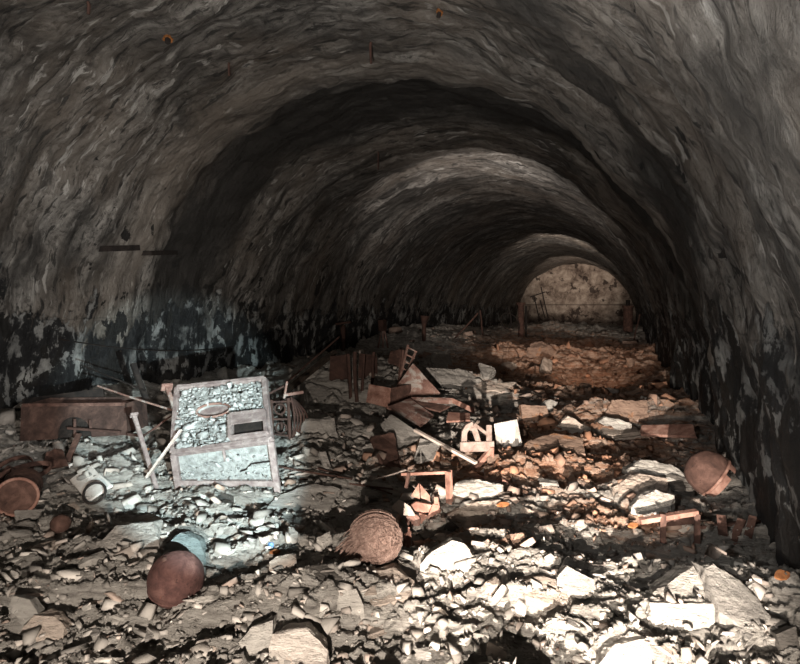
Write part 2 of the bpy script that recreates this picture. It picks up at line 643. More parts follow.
def np_mesh(name, verts, faces):
    me = bpy.data.meshes.new(name)
    k = faces.shape[1]
    me.vertices.add(len(verts))
    me.vertices.foreach_set('co', np.ascontiguousarray(verts, np.float32).ravel())
    me.loops.add(faces.size)
    me.loops.foreach_set('vertex_index', np.ascontiguousarray(faces, np.int32).ravel())
    me.polygons.add(len(faces))
    me.polygons.foreach_set('loop_start', np.arange(0, faces.size, k, dtype=np.int32))
    me.update(calc_edges=True)
    me.validate()
    return me


def make_floor():
    a0 = math.pi / 2 + YAW
    dense = np.linspace(a0 + math.radians(44), a0 - math.radians(44), 820)
    coarse = np.linspace(a0 - math.radians(44), a0 + math.radians(44) - 2 * math.pi, 120)[1:-1]
    th = np.concatenate([dense, coarse])
    r = np.concatenate([[.05, .3, .6, .9], np.exp(np.linspace(math.log(1.2), math.log(46), 860))])
    T, Rr = np.meshgrid(th, r)
    x, y = (Rr * np.cos(T)).ravel(), (Rr * np.sin(T)).ravel()
    z = H(x, y)
    keep = (x > -7.35) & (x < 1.15) & (y < YEND + .2) & (y > YBACK)
    V = np.stack([x, y, z], -1)
    idx = keep
    V2 = V
    o, q = grid_mesh('floor', V2, len(th), len(r), mat_floor(), True, idx)
    me = o.data
    n = len(me.vertices)
    co = np.empty(n * 3, np.float32)
    me.vertices.foreach_get('co', co)
    co = co.reshape(-1, 3)
    at = me.attributes.new('tint', 'FLOAT', 'POINT')
    at.data.foreach_set('value', stain(co[:, 0], co[:, 1]).astype(np.float32))
    return o


def make_vault():
    """barrel vault on low upright walls; u runs round the section, v along the tunnel"""
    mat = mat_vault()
    drop = .75
    arc = math.pi * RAD
    y = [YBACK]
    while y[-1] < YEND:
        y.append(y[-1] + max(.035, .011 * max(y[-1] - 1, 1) if y[-1] > 1 else .09))
    y[-1] = YEND
    y = np.array(y)
    total = arc + 2 * drop
    nu = 560
    u = np.linspace(-drop, arc + drop, nu)
    Uu, Vv = np.meshgrid(u, y)
    s = Uu + .0
    disp = .10 * fbm(s * .45, Vv * .8, 61, 3) + .05 * fbm(s * .8 + Vv * .3, Vv * 2.1, 62, 5, .6) + .016 * fbm(s * 3.2 + Vv * .8, Vv * 6, 63, 4, .6)
    wob = Vv + .35 * vnoise(s * .5, Vv * .2, 64) + .1 * vnoise(s * 1.9, Vv * .5, 65)
    # the first casting is thicker: its ragged lip at y ~ 7, thinner behind
    sm = lambda e0, e1, q: np.clip((q - e0) / (e1 - e0), 0, 1) ** 2 * (3 - 2 * np.clip((q - e0) / (e1 - e0), 0, 1))
    lip = sm(6.6, 6.95, wob) * (1 - sm(7.1, 9.2, wob)) * .20 + sm(11.8, 12.1, wob) * (1 - sm(12.2, 13.5, wob)) * .10 + sm(4.4, 4.6, wob) * (1 - sm(4.7, 5.3, wob)) * .07
    a = np.clip(Uu, 0, arc) / RAD
    nx, nz = -np.cos(a), np.sin(a)
    rr = RAD + disp + lip
    X = XC + nx * rr
    Zz = SPR + nz * (RAD + disp + lip)
    X = np.where(Uu < 0, XC - (RAD + disp + lip), np.where(Uu > arc, XC + RAD + disp + lip, X))
    Zz = np.where(Uu < 0, SPR + Uu, np.where(Uu > arc, SPR - (Uu - arc), Zz))
    Vt = np.stack([X, Vv, Zz], -1)
    cuts = [0, int(nu * .30), int(nu * .70), nu - 1]
    for nm, i0, i1 in (('wall_left', cuts[0], cuts[1]), ('ceiling', cuts[1], cuts[2]), ('wall_right', cuts[2], cuts[3])):
        sub = Vt[:, i0:i1 + 1]
        n = i1 - i0 + 1
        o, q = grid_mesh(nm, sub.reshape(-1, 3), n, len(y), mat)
        me = o.data
        li = np.empty(len(me.loops), np.int32)
        me.loops.foreach_get('vertex_index', li)
        uvs = np.stack([Uu[:, i0:i1 + 1].ravel(), Vv[:, i0:i1 + 1].ravel()], -1)[li]
        ul = me.uv_layers.new(name='lining')
        ul.data.foreach_set('uv', uvs.astype(np.float32).ravel())
        me.shade_smooth()
    # far wall
    b = MB()
    pts = [(XC - RAD - .3, YEND - .1, -.6)] + [(XC - (RAD + .3) * math.cos(t), YEND - .1, SPR + (RAD + .3) * math.sin(t)) for t in np.linspace(0, math.pi, 40)] + [(XC + RAD + .3, YEND - .1, -.6)]
    b.prism(pts, (0, 1, 0), .3)
    w = b.build('wall_far', mat_endwall())
    tag(w, kind='structure')


make_floor()
make_vault()


# ------------------------------------------------------------------ stones
def hull_mesh(name, seed, flat_, n=16, rough=.0, detail=True):
    rr = random.Random(seed)
    bm = bmesh.new()
    ex = rr.uniform(.65, 1.0)
    for i in range(n):
        v = Vector((rr.gauss(0, 1), rr.gauss(0, 1), rr.gauss(0, 1))).normalized()
        k = rr.uniform(.75, 1.0)
        p = [math.copysign(abs(c) ** .75, c) for c in v]
        bm.verts.new((p[0] * k * .5, p[1] * k * .5 * ex, p[2] * k * .5 * flat_))
    res = bmesh.ops.convex_hull(bm, input=bm.verts)
    bmesh.ops.delete(bm, geom=[g for g in set(res['geom_interior'] + res['geom_unused']) if isinstance(g, bmesh.types.BMVert)], context='VERTS')
    bmesh.ops.dissolve_limit(bm, angle_limit=.30, verts=bm.verts, edges=bm.edges)
    if detail:
        bmesh.ops.bevel(bm, geom=list(bm.edges), offset=.012, segments=1, affect='EDGES', clamp_overlap=True)
        bmesh.ops.triangulate(bm, faces=bm.faces)
        bmesh.ops.subdivide_edges(bm, edges=[e for e in bm.edges if e.calc_length() > .16], cuts=2, use_grid_fill=True)
        for v in bm.verts:
            q = v.co * 5 + Vector((seed, 0, 0))
            v.co += v.normal * .028 * mnoise.noise(q) + Vector((0, 0, .02 * flat_ * mnoise.noise(v.co * 11)))
    bmesh.ops.triangulate(bm, faces=bm.faces)
    me = bpy.data.meshes.new(name)
    bm.to_mesh(me)
    bm.free()
    return me


def slab_mesh(name, seed, thick=.16, layers=3):
    """laminated slate: stacked sheets with slightly different broken outlines"""
    rr = random.Random(seed)
    k = rr.randint(5, 8)
    ang = sorted(rr.uniform(0, 2 * math.pi) for _ in range(k))
    base = []
    for a in ang:
        r = rr.uniform(.36, .54)
        base.append((math.cos(a) * r, math.sin(a) * r * rr.uniform(.6, .85)))
    bm = bmesh.new()
    z = -thick / 2
    for L in range(layers):
        h = thick / layers * rr.uniform(.75, 1.2)
        sc, ox, oy = rr.uniform(.84, 1.0), rr.uniform(-.05, .05), rr.uniform(-.05, .05)
        out = []
        for i in range(k):
            a, b = base[i], base[(i + 1) % k]
            for j in range(3):
                u = j / 3
                w = rr.uniform(-.03, .02)
                x, y = a[0] + (b[0] - a[0]) * u, a[1] + (b[1] - a[1]) * u
                out.append((x * (sc + w) + ox, y * (sc + w) + oy))
        tx, ty = rr.uniform(-.05, .05), rr.uniform(-.05, .05)
        lo = [bm.verts.new((x, y, z + tx * x + ty * y)) for x, y in out]
        hi = [bm.verts.new((x * .97, y * .97, z + h + tx * x + ty * y + rr.uniform(-.006, .006))) for x, y in out]
        n = len(out)
        bm.faces.new(lo[::-1])
        bm.faces.new(hi)
        for i in range(n):
            bm.faces.new((lo[i], lo[(i + 1) % n], hi[(i + 1) % n], hi[i]))
        z += h * .96
    bmesh.ops.recalc_face_normals(bm, faces=bm.faces)
    bmesh.ops.triangulate(bm, faces=bm.faces)
    me = bpy.data.meshes.new(name)
    bm.to_mesh(me)
    bm.free()
    return me


BOULDER = [hull_mesh('boulder_shape', 10 + i, .72, 18) for i in range(8)]
WEDGE = [hull_mesh('wedge_shape', 40 + i, .45, 11) for i in range(9)]
SLAB = [slab_mesh('slab_shape', 70 + i, (.13, .18, .24)[i % 3], (2, 3, 4)[i % 3]) for i in range(12)]
def shard_mesh(name, seed):
    """a small flat angular splinter of slate"""
    rr = random.Random(seed)
    k = rr.randint(3, 6)
    ang = sorted(rr.uniform(0, 2 * math.pi) for _ in range(k))
    th = rr.choice((.10, .16, .24, .36))
    out = [(math.cos(q) * .5 * rr.uniform(.7, 1.1), math.sin(q) * .5 * rr.uniform(.5, .9)) for q in ang]
    bm = bmesh.new()
    tx, ty = rr.uniform(-.12, .12), rr.uniform(-.12, .12)
    ins = rr.uniform(.72, 1.0)
    lo = [bm.verts.new((x, y, -th / 2)) for x, y in out]
    hi = [bm.verts.new((x * ins + rr.uniform(-.05, .05), y * ins + rr.uniform(-.05, .05), th / 2 + tx * x + ty * y)) for x, y in out]
    bmesh.ops.convex_hull(bm, input=bm.verts)
    bmesh.ops.triangulate(bm, faces=bm.faces)
    loose = [v for v in bm.verts if not v.link_faces]
    bmesh.ops.delete(bm, geom=loose, context='VERTS')
    me = bpy.data.meshes.new(name)
    bm.to_mesh(me)
    bm.free()
    return me


CHIP = [shard_mesh('chip_shape', 200 + i) for i in range(60)]


def tri_arrays(me):
    v = np.empty(len(me.vertices) * 3, np.float32)
    me.vertices.foreach_get('co', v)
    f = np.empty(len(me.loops), np.int32)
    me.loops.foreach_get('vertex_index', f)
    return v.reshape(-1, 3), f.reshape(-1, 3)


CH = [tri_arrays(m) for m in CHIP]


def rotm(rz, tx, ty):
    return np.array(Matrix.Rotation(rz, 3, 'Z')) if tx == 0 and ty == 0 else np.array(Matrix.Rotation(tx, 3, 'X') @ Matrix.Rotation(ty, 3, 'Y') @ Matrix.Rotation(rz, 3, 'Z'))


def scatter(name, pts, sizes, cols, tilt, label, cat, rng):
    """loose stone bits too many to count, one mesh"""
    VV, FF, CC = [], [], []
    b = 0
    for p, s, c in zip(pts, sizes, cols):
        v, f = CH[rng.integers(len(CH))]
        R = rotm(rng.uniform(0, 6.28), rng.normal(0, tilt), rng.normal(0, tilt))
        w = (v * np.array([1.0, rng.uniform(.6, 1.0), rng.uniform(.7, 1.2)]) * s) @ R.T + p
        VV.append(w)
        FF.append(f + b)
        CC.append(np.tile(np.append(c, 1.0), (len(v), 1)))
        b += len(v)
    me = np_mesh(name, np.concatenate(VV), np.concatenate(FF))
    at = me.attributes.new('tint', 'FLOAT_COLOR', 'POINT')
    cc = np.concatenate(CC).astype(np.float32)
    if len(cc) == len(me.vertices):
        at.data.foreach_set('color', cc.ravel())
    me.materials.append(M['rubble'])
    o = bpy.data.objects.new(name, me)
    COL.objects.link(o)
    tag(o, label, cat, None, 'stuff')
    return o


M['rubble'] = mat_rubble()


def stone_colour(x, y, rng):
    n = len(x)
    k = np.exp(rng.normal(-.0, .33, n)) * .33
    c = np.stack([k * 1.06, k * .99, k * .91], -1)
    s = np.clip(stain(x, y) * 1.2 + rng.normal(-.05, .2, n), 0, 1)[:, None]
    r = rng.uniform(.6, 1.25, n)[:, None] * np.array([.36, .19, .12])
    return np.clip(c * (1 - s) + r * s, .02, .8)


def field(n, seed, rows=(338, 760), smin=.9, smax=9.0):
    rng = np.random.default_rng(seed)
    px = rng.uniform(-220, 1000, n * 2)
    py = rows[0] + (rows[1] - rows[0]) * rng.uniform(0, 1, n * 2) ** .85
    P = np.array([flat(a, b) for a, b in zip(px, py)])
    ok = (P[:, 0] > -7.0) & (P[:, 0] < .85) & (P[:, 1] < 40) & (P[:, 1] > -1)
    P = P[ok][:n]
    d = latdep(P[:, 0], P[:, 1])[1]
    s = np.exp(rng.normal(0, .78, len(P))) * 6.6 * d / F
    s = np.clip(s, .015, np.clip(.05 * d, .16, .75))
    z = H(P[:, 0], P[:, 1])
    pts = np.stack([P[:, 0], P[:, 1], z + s * .06], -1)
    return pts, s, stone_colour(P[:, 0], P[:, 1], rng), rng


_p, _s, _c, _r = field(14000, 5)
# none under the heavy scrap that lies flat on the ground
_l, _d = latdep(_p[:, 0], _p[:, 1])
_free = np.ones(len(_p), bool)
for (x0, y0, x1, y1, dep) in ((180, 480, 276, 480, .75), (22, 440, 128, 436, .45)):
    (la, da), (lb, db) = latdep(*flat(x0, y0)), latdep(*flat(x1, y1))
    _free &= ~((_l > la - .02) & (_l < lb + .02) & (_d > min(da, db) - .02) & (_d < max(da, db) + dep))
_free &= (_p[:, 0] > -6.85) & (_p[:, 0] < .68)
_p, _s, _c = _p[_free], _s[_free], _c[_free]
scatter('slate_rubble', _p, _s, _c, .28, 'loose broken slate chips strewn all over the tunnel floor', 'rubble', _r)


# ------------------------------------------------------------------ things
def g(px, py):
    return ground(px, py)[0]


def gd(px, py):
    return ground(px, py)[1]


def onto(p, sink=.01):
    """the same spot, resting on the rubble"""
    return np.array([p[0], p[1], gz(p) - sink])


def ball_mesh(mb, c, r, nu=48, nv=28, dent=.02, seed=0, squash=1.0, cut=None):
    b = len(mb.v)
    for j in range(nv + 1):
        th = math.pi * j / nv
        for i in range(nu):
            ph = 2 * math.pi * i / nu
            n = Vector((math.sin(th) * math.cos(ph), math.sin(th) * math.sin(ph), math.cos(th)))
            k = 1 + dent * mnoise.noise(n * 2.2 + Vector((seed, 0, 0))) + dent * .5 * mnoise.noise(n * 7 + Vector((seed, 3, 0)))
            if cut is not None:
                q = n.dot(Vector(cut[0]))
                if q > cut[1]:
                    k *= 1 - min(.5, (q - cut[1]) * 1.3)
            mb.v.append((c[0] + n.x * r * k, c[1] + n.y * r * k, c[2] + n.z * r * k * squash))
    for j in range(nv):
        for i in range(nu):
            mb.f.append((b + j * nu + i, b + j * nu + (i + 1) % nu, b + (j + 1) * nu + (i + 1) % nu, b + (j + 1) * nu + i))


def ring_pts(c, u, v, r, n=40, a0=0.0, a1=2 * math.pi, ry=None):
    c, u, v = np.array(c), np.array(u), np.array(v)
    return [c + u * r * math.cos(a) + v * (ry or r) * math.sin(a) for a in np.linspace(a0, a1, n)]


def disc(mb, c, n, r, t, k=28, jag=0.0, seed=0):
    rr = random.Random(seed)
    n = np.array(n, float) / np.linalg.norm(n)
    u = np.cross(n, (0, 0, 1.0))
    u = u / np.linalg.norm(u) if np.linalg.norm(u) > 1e-3 else np.array([1.0, 0, 0])
    v = np.cross(n, u)
    mb.prism([np.array(c) + (u * math.cos(a) + v * math.sin(a)) * r * (1 - rr.uniform(0, jag)) for a in np.linspace(0, 2 * math.pi, k, endpoint=False)], n, t)


# ---- the sloping steel console, full of stone chips
FL, FR = W(174, 454, 4.42), W(271, 441, 4.18)
BL, BR = W(178, 389, 5.00), W(265, 380, 4.82)
fl, fr = g(179, 488), g(278, 492)
bl, br = onto(BL), onto(BR)
con = thing('steel_console', (fl + fr + bl + br) / 4, 'sloping grey steel console with a lidded oval opening, caked in pale stone chips', 'console')
up_n = np.cross(FR - FL, BL - FL)
up_n /= np.linalg.norm(up_n)
mb = MB()
for a, b in ((FL, FR), (FL, BL), (FR, BR), (BL, BR)):
    mb.bar(a + up_n * .01, b + up_n * .01, .042, .05, up_n)
for a, b in ((fl, FL), (fr, FR)):
    mb.bar(a, b, .048, .05, FH)
for a, b in ((bl, BL), (br, BR)):
    mb.bar(a, b, .05, .05, FH)
lo1, lo2 = fl + (FL - fl) * .16, fr + (FR - fr) * .18
mb.bar(lo1, lo2, .045, .05, FH)
mb.build('frame', M['console_frame'], con, bevel=.004)


def bil(c4, s, t):
    a, b, c, d = c4
    return a * (1 - s) * (1 - t) + b * s * (1 - t) + c * s * t + d * (1 - s) * t


TOP4 = (FL, FR, BR, BL)
mb = MB()                                   # top sheet with the oval opening
K = 64
HC, HR = (.42, .57), (.185, .105)
inner, outer = [], []
for k in range(K):
    a = 2 * math.pi * k / K
    inner.append((HC[0] + HR[0] * math.cos(a), HC[1] + HR[1] * math.sin(a)))
    dx, dy = math.cos(a), math.sin(a)
    ts = [((1 if dx > 0 else 0) - HC[0]) / dx if abs(dx) > 1e-6 else 9, ((1 if dy > 0 else 0) - HC[1]) / dy if abs(dy) > 1e-6 else 9]
    q = min(ts)
    outer.append((HC[0] + dx * q, HC[1] + dy * q))
P1 = [bil(TOP4, *q) for q in outer]
P2 = [bil(TOP4, *q) for q in inner]
P3 = [p - up_n * .05 for p in P2]
vs = P1 + P2 + P3
fs = [(k, (k + 1) % K, K + (k + 1) % K, K + k) for k in range(K)] + [(K + k, K + (k + 1) % K, 2 * K + (k + 1) % K, 2 * K + k) for k in range(K)]
mb.add(vs, fs)
mb.build('top_panel', M['console_dust'], con)
mb = MB()
mb.tube([bil(TOP4, *q) + up_n * .006 for q in inner], .011, 6, True)
mb.build('opening_rim', M['rust_dust'], con, smooth=True)
mb = MB()                                   # sunk lid half closing the opening
mb.prism([bil(TOP4, HC[0] + HR[0] * .98 * math.cos(a), HC[1] + .03 + HR[1] * .80 * math.sin(a)) - up_n * .03 for a in np.linspace(0, 2 * math.pi, 40, endpoint=False)], -up_n, .012)
mb.build('lid', M['console_frame'], con)
mb = MB()
F4 = (lo1, lo2, FR, FL)
off = FH * .025
mb.quad([p + off for p in F4], .012)
mb.build('front_panel', M['console_dust'], con)
mb = MB()
mb.quad([FL + off, BL, bl, fl + off], .01)
mb.quad([FR + off, BR, br, fr + off], .01)
mb.quad([BL, BR, br, bl], .01)
mb.build('casing', M['console_frame'], con)
# the slot box near the lower corner of the top
s0, s1, t0, t1 = .63, .99, .06, .40
c4 = [bil(TOP4, s0, t0), bil(TOP4, s1, t0), bil(TOP4, s1, t1), bil(TOP4, s0, t1)]
mb = MB()
for i in range(4):
    a, b = c4[i] + up_n * .035, c4[(i + 1) % 4] + up_n * .035
    mb.bar(a, b, .028, .06, up_n)
mb.quad([c4[0] * .45 + c4[3] * .55 + up_n * .06, c4[1] * .45 + c4[2] * .55 + up_n * .06, c4[2] + up_n * .062, c4[3] + up_n * .062], .008)
sl = mb.build('slot_box', M['console_frame'], con)
mb = MB()
mb.quad([p + up_n * .012 for p in c4], .006)
mb.build('slot_shade_plate', M['dark_iron'], sl)  # black plate in place of a hole, its inner shade in the colour
mb = MB()
mid = (lo1 + FL) / 2 * .55 + (lo2 + FR) / 2 * .45
mb.bar(bil(F4, .52, .98), bil(F4, .53, .62), .016, .02, FH)
mb.build('latch_rod', M['console_frame'], con)
mb = MB()
mb.tube([bil(F4, .66, .32), bil(F4, .72, .36), bil(F4, .78, .50), bil(F4, .97, .53)], .007, 6)
mb.build('bent_wire', M['dark_iron'], con)
# stone chips lying on it
rng = np.random.default_rng(3)
pts, szs = [], []
while len(pts) < 900:
    s, t = rng.uniform(.03, .97, 2)
    if ((s - HC[0]) / (HR[0] * 1.08)) ** 2 + ((t - HC[1]) / (HR[1] * 1.15)) ** 2 < 1 or (s > s0 - .02 and t < t1 + .02):
        continue
    pts.append(bil(TOP4, s, t) + up_n * rng.uniform(.0, .016))
    szs.append(min(.13, max(.016, math.exp(rng.normal(0, .7)) * .038)))
for i in range(260):
    s, t = rng.uniform(.04, .96), rng.uniform(.03, .8) ** 1.3
    pts.append(bil(F4, s, t) + off * .5 + FH * -.012)
    szs.append(max(.012, math.exp(rng.normal(0, .45)) * .02))
k = rng.uniform(.16, .46, len(pts))
scatter('stone_rubble', np.array(pts), np.array(szs), np.stack([k * .98, k, k * .98], -1), .3, 'pale stone chips lying thick on the sloping steel console', 'rubble', rng)


# ---- round things
def seat_ball(px, py, rpx, sink=.1):
    """how far along the line of sight a ball of this apparent size touches the rubble"""
    r0 = ray(px, py)
    for d in np.exp(np.linspace(math.log(1.8), math.log(12), 500)):
        c = EYE + r0 * d
        r = rpx * d / F
        zs_ = [gz(c + np.array([i * r * .4, j * r * .4, 0])) for i in (-1, 0, 1) for j in (-1, 0, 1)]
        if c[2] - sum(zs_) / 9 <= r * (1 - sink):
            return c, r
    return c, r


def rusty_ball(px, py, rpx, label):
    c, r = seat_ball(px, py, rpx)
    t = thing('iron_ball', c - np.array([0, 0, r]), label, 'ball')
    mb = MB()
    ball_mesh(mb, c, r, 56, 32, .03, px)
    mb.build('shell', M['rust_ball'], t, smooth=True)
    mb = MB()
    n = np.array(Vector((.25, -.15, 1)).normalized())
    u = np.array(Vector(np.cross(n, (0, 1, 0))).normalized())
    mb.tube(ring_pts(c - n * r * .35, u, np.cross(n, u), r * .945, 64)[:-1], r * .025, 6, True)
    mb.build('weld_seam', M['rust_ball'], t, smooth=True)
    mb = MB()
    q = Vector((-.12, -.45, .95)).normalized()
    q = np.array(q)
    mb.tube([c + q * r * .95, c + q * r * 1.04], r * .09, 12)
    mb.tube([c + q * r * 1.02, c + q * r * 1.07], r * .055, 10)
    mb.build('plug', M['rust'], t)
    return c, r


rusty_ball(176, 579, 27, 'round rusty iron ball with orange rust specks lying on the chips')

c, r = seat_ball(376, 538, 25, .06)
hb = thing('fibre_ball', c - np.array([0, 0, r]), 'round ball of tangled rust-brown fibres with a frayed end', 'ball')
mb = MB()
ball_mesh(mb, c, r * .93, 48, 28, .07, 4)
mb.build('core', M['fibre'], hb, smooth=True)
cu = bpy.data.curves.new('strands', 'CURVE')
cu.dimensions = '3D'
cu.bevel_depth = .0016
cu.bevel_resolution = 0
rr = random.Random(5)


def spline(pts):
    sp = cu.splines.new('POLY')
    sp.points.add(len(pts) - 1)
    for q, w_ in zip(sp.points, pts):
        q.co = (w_[0], w_[1], w_[2], 1)


o0 = ORG[hb.name]
for i in range(620):
    n = Vector((rr.gauss(0, 1), rr.gauss(0, 1), rr.gauss(0, 1))).normalized()
    ax = Vector((rr.gauss(0, 1), rr.gauss(0, 1) * .6, rr.gauss(0, 1))).normalized()
    pts = []
    span = rr.uniform(.5, 2.2)
    k0 = rr.uniform(.97, 1.06)
    for j in range(9):
        q = Matrix.Rotation(span * (j / 8 - .5), 3, ax) @ n
        kk = k0 * (1 + .03 * math.sin(j * 1.7 + i))
        pts.append(np.array(q) * r * kk + c - o0)
    spline(pts)
for i in range(90):                        # the frayed end, trailing to the console side
    a = rr.uniform(-.9, .9)
    st = np.array(Vector((-RT[0] * .8 - FH[0] * .4 + rr.gauss(0, .25), -RT[1] * .8 - FH[1] * .4 + rr.gauss(0, .25), rr.uniform(-.5, .35))).normalized())
    dirv = -RT * rr.uniform(.5, 1.0) - FH * rr.uniform(-.2, .5) + np.array([0, 0, rr.uniform(-.25, .15)])
    L = rr.uniform(.3, .8) * r
    p0 = c + st * r * .95
    pts = []
    for j in range(5):
        q = p0 + dirv * L * j / 4 + np.array([0, 0, -.5 * L * (j / 4) ** 2])
        q[2] = max(q[2], gz(q) + .004)
        pts.append(q - o0)
    spline(pts)
for i in range(16):                         # long loose strand arching over the top
    s_ = rr.uniform(-.5, .5)
    kk = math.sqrt(1 - s_ * s_) * rr.uniform(1.03, 1.14)
    spline([c + RT * r * math.cos(a) * kk + np.array([0, 0, r * kk * math.sin(a)]) + FH * s_ * r - o0 for a in np.linspace(1.0 + rr.uniform(-.3, .3), 2.7 + rr.uniform(-.3, .3), 9)])
cu.materials.append(M['fibre'])
tmp = bpy.data.objects.new('strand_curve', cu)
COL.objects.link(tmp)
bpy.context.view_layer.update()
sm_ = bpy.data.meshes.new_from_object(tmp.evaluated_get(bpy.context.evaluated_depsgraph_get()))
bpy.data.objects.remove(tmp)
so = bpy.data.objects.new('strands', sm_)
if not sm_.materials:
    sm_.materials.append(M['fibre'])
COL.objects.link(so)
so['kind'] = 'stuff'
so.parent = hb
ORG[so.name] = o0

# split drum by the wall
p, d = ground(708, 492)
r = 22 * d / F
c = W(709, 473, d - .02)
t = thing('split_float', (c[0], c[1], c[2] - r), 'split rusty iron ball with a broken rim beside the sooty wall', 'ball')
mb = MB()
cutn = np.array(Vector(RT * .75 - FH * .35 + np.array([0, 0, -.55])).normalized())
ball_mesh(mb, c, r, 48, 28, .025, 9, 1.0, (cutn, .25))
mb.build('shell', M['rust'], t, smooth=True)
u = np.cross(cutn, (0, 0, 1.0))
u /= np.linalg.norm(u)
v = np.cross(cutn, u)
mb = MB()
mb.tube(ring_pts(c + cutn * r * .32, u, v, r * .93, 40)[:-1], r * .07, 6, True)
mb.build('flange', M['rust_pink'], t, smooth=True)
mb = MB()
for i, (a0, a1, rad_) in enumerate(((-.6, 1.1, .80), (1.5, 3.0, .72), (3.4, 5.3, .86))):
    A = ring_pts(c + cutn * r * .62, u, v, r * rad_, 10, a0, a1)
    B = ring_pts(c + cutn * r * .34, u, v, r * .92, 10, a0, a1)
    mb.add(A + B + [q + cutn * .01 for q in A] + [q * .99 + c * .01 for q in B], [(k, k + 1, 11 + k, 10 + k) for k in range(9)] + [(20 + k, 30 + k, 31 + k, 21 + k) for k in range(9)])
mb.build('broken_rim', M['rust_pink'], t)


# ---- sheets, bars and frames of the scrap heap
def sheet(name, label, cat, pix, mat, thick=.018, ragged=.05, group=None, seed=1, extra=None):
    """a sheet given by corners (pixel, depth); depth None = where it meets the rubble"""
    pts = []
    for (px, py, dd) in pix:
        pts.append(g(px, py) if dd is None else W(px, py, dd))
    c = sum(pts) / len(pts)
    low = min(pts, key=lambda q: q[2])
    t = None
    mb = MB()
    mb.quad(pts, thick, ragged, 5, seed)
    if extra:
        t = thing(name, low, label, cat, group)
        mb.build('plate', mat, t)
        for nm, f, m_ in extra:
            e = MB()
            f(e, pts)
            e.build(nm, m_, t)
        return t, pts
    o = mb.build(name, mat, None, low)
    tag(o, label, cat, group)
    return o, pts


def stick(name, label, cat, a, b, w, mat, group=None, kind='bar', h=None):
    A = g(*a[:2]) if a[2] is None else W(*a)
    B = g(*b[:2]) if b[2] is None else W(*b)
    mb = MB()
    if kind == 'tube':
        n = 5
        mb.tube([A + (B - A) * i / n + np.array([random.uniform(-1, 1), random.uniform(-1, 1), random.uniform(-1, 1)]) * w * .25 * (0 < i < n) for i in range(n + 1)], w / 2, 8)
    elif kind == 'angle':
        mb.angle(A, B, w, w * .22)
    else:
        mb.bar(A, B, w, h or w)
    low = A if A[2] < B[2] else B
    o = mb.build(name, mat, None, low)
    return tag(o, label, cat, group)


# beside the console
stick('wooden_lath', 'bleached wooden lath leaning on the corner of the steel console', 'lath', (147, 477, 4.5), (181, 430, 4.42), .03, M['lath'], h=.018)
t = thing('iron_peg', g(182, 440), 'rusty iron peg with a flat head leaning against the console side', 'peg')
A, B = W(182, 430, 4.62), W(167, 387, 5.0)
mb = MB(); mb.bar(A, B, .035, .03); mb.build('shank', M['rust_dust'], t, bevel=.003)
mb = MB(); z = (B - A) / np.linalg.norm(B - A); mb.bar(B - z * .012, B + z * .012, .095, .07); mb.build('head', M['rust_dust'], t, bevel=.004)
t = thing('iron_peg', g(155, 482), 'pale dusted iron peg standing in chips beside the bleached lath', 'peg')
A, B = g(157, 490), W(134, 415, 4.9)
mb = MB(); mb.bar(A, B, .034, .028); mb.build('shank', M['console_frame'], t, bevel=.003)
mb = MB(); z = (B - A) / np.linalg.norm(B - A); mb.bar(B - z * .012, B + z * .012, .065, .05); mb.build('head', M['console_frame'], t, bevel=.004)
stick('iron_rod', 'pale thin iron rod reaching from the brown plate to the peg', 'rod', (98, 386, 5.6), (175, 411, 5.1), .02, M['rust_dust'], kind='tube')
stick('iron_bar', 'thick black iron bar leaning behind the pale thin rod', 'bar', (147, 402, 5.75), (133, 364, 5.9), .05, M['dark_iron'], h=.04)
stick('iron_rod', 'black thin rod slanting down from the painted wall to the thick bar', 'rod', (84, 366, 6.4), (146, 391, 5.7), .018, M['dark_iron'], kind='tube')
stick('iron_rod', 'dark rod lying low behind the two pegs', 'rod', (143, 436, 5.2), (176, 413, 5.5), .02, M['brown_iron'], kind='tube')
stick('iron_bar', 'short dark bar sticking out of the brown cut-out plate', 'bar', (128, 434, 5.2), (144, 436, 5.15), .025, M['brown_iron'])


def arch_plate(mb, pts, arc, n, t):
    """front plate (four corners) with an arched notch in the lower edge"""
    a, b, c, d = pts                       # bl, br, tr, tl
    e = []
    s0, s1, hh = arc
    e.append(a)
    for k in range(15):
        th = math.pi * (1 - k / 14)
        s = (s0 + s1) / 2 + (s1 - s0) / 2 * math.cos(th)
        e.append(bil((a, b, c, d), s, hh * math.sin(th) ** .8))
    e += [b, c, d]
    # as a fan of quads to the top edge, so that the notch stays open
    top = [d + (c - d) * k / 16 for k in range(17)]
    bot = [a] + e[1:16] + [b]
    vs = bot + top + [q + n * t for q in bot] + [q + n * t for q in top]
    fs = [(k, k + 1, 18 + k, 17 + k) for k in range(16)] + [(34 + k, 51 + k, 52 + k, 35 + k) for k in range(16)]
    fs += [(k, 34 + k, 35 + k, k + 1) for k in range(16)] + [(17 + k, 18 + k, 52 + k, 51 + k) for k in range(16)] + [(0, 17, 51, 34), (16, 50, 67, 33)]
    mb.add(vs, fs)


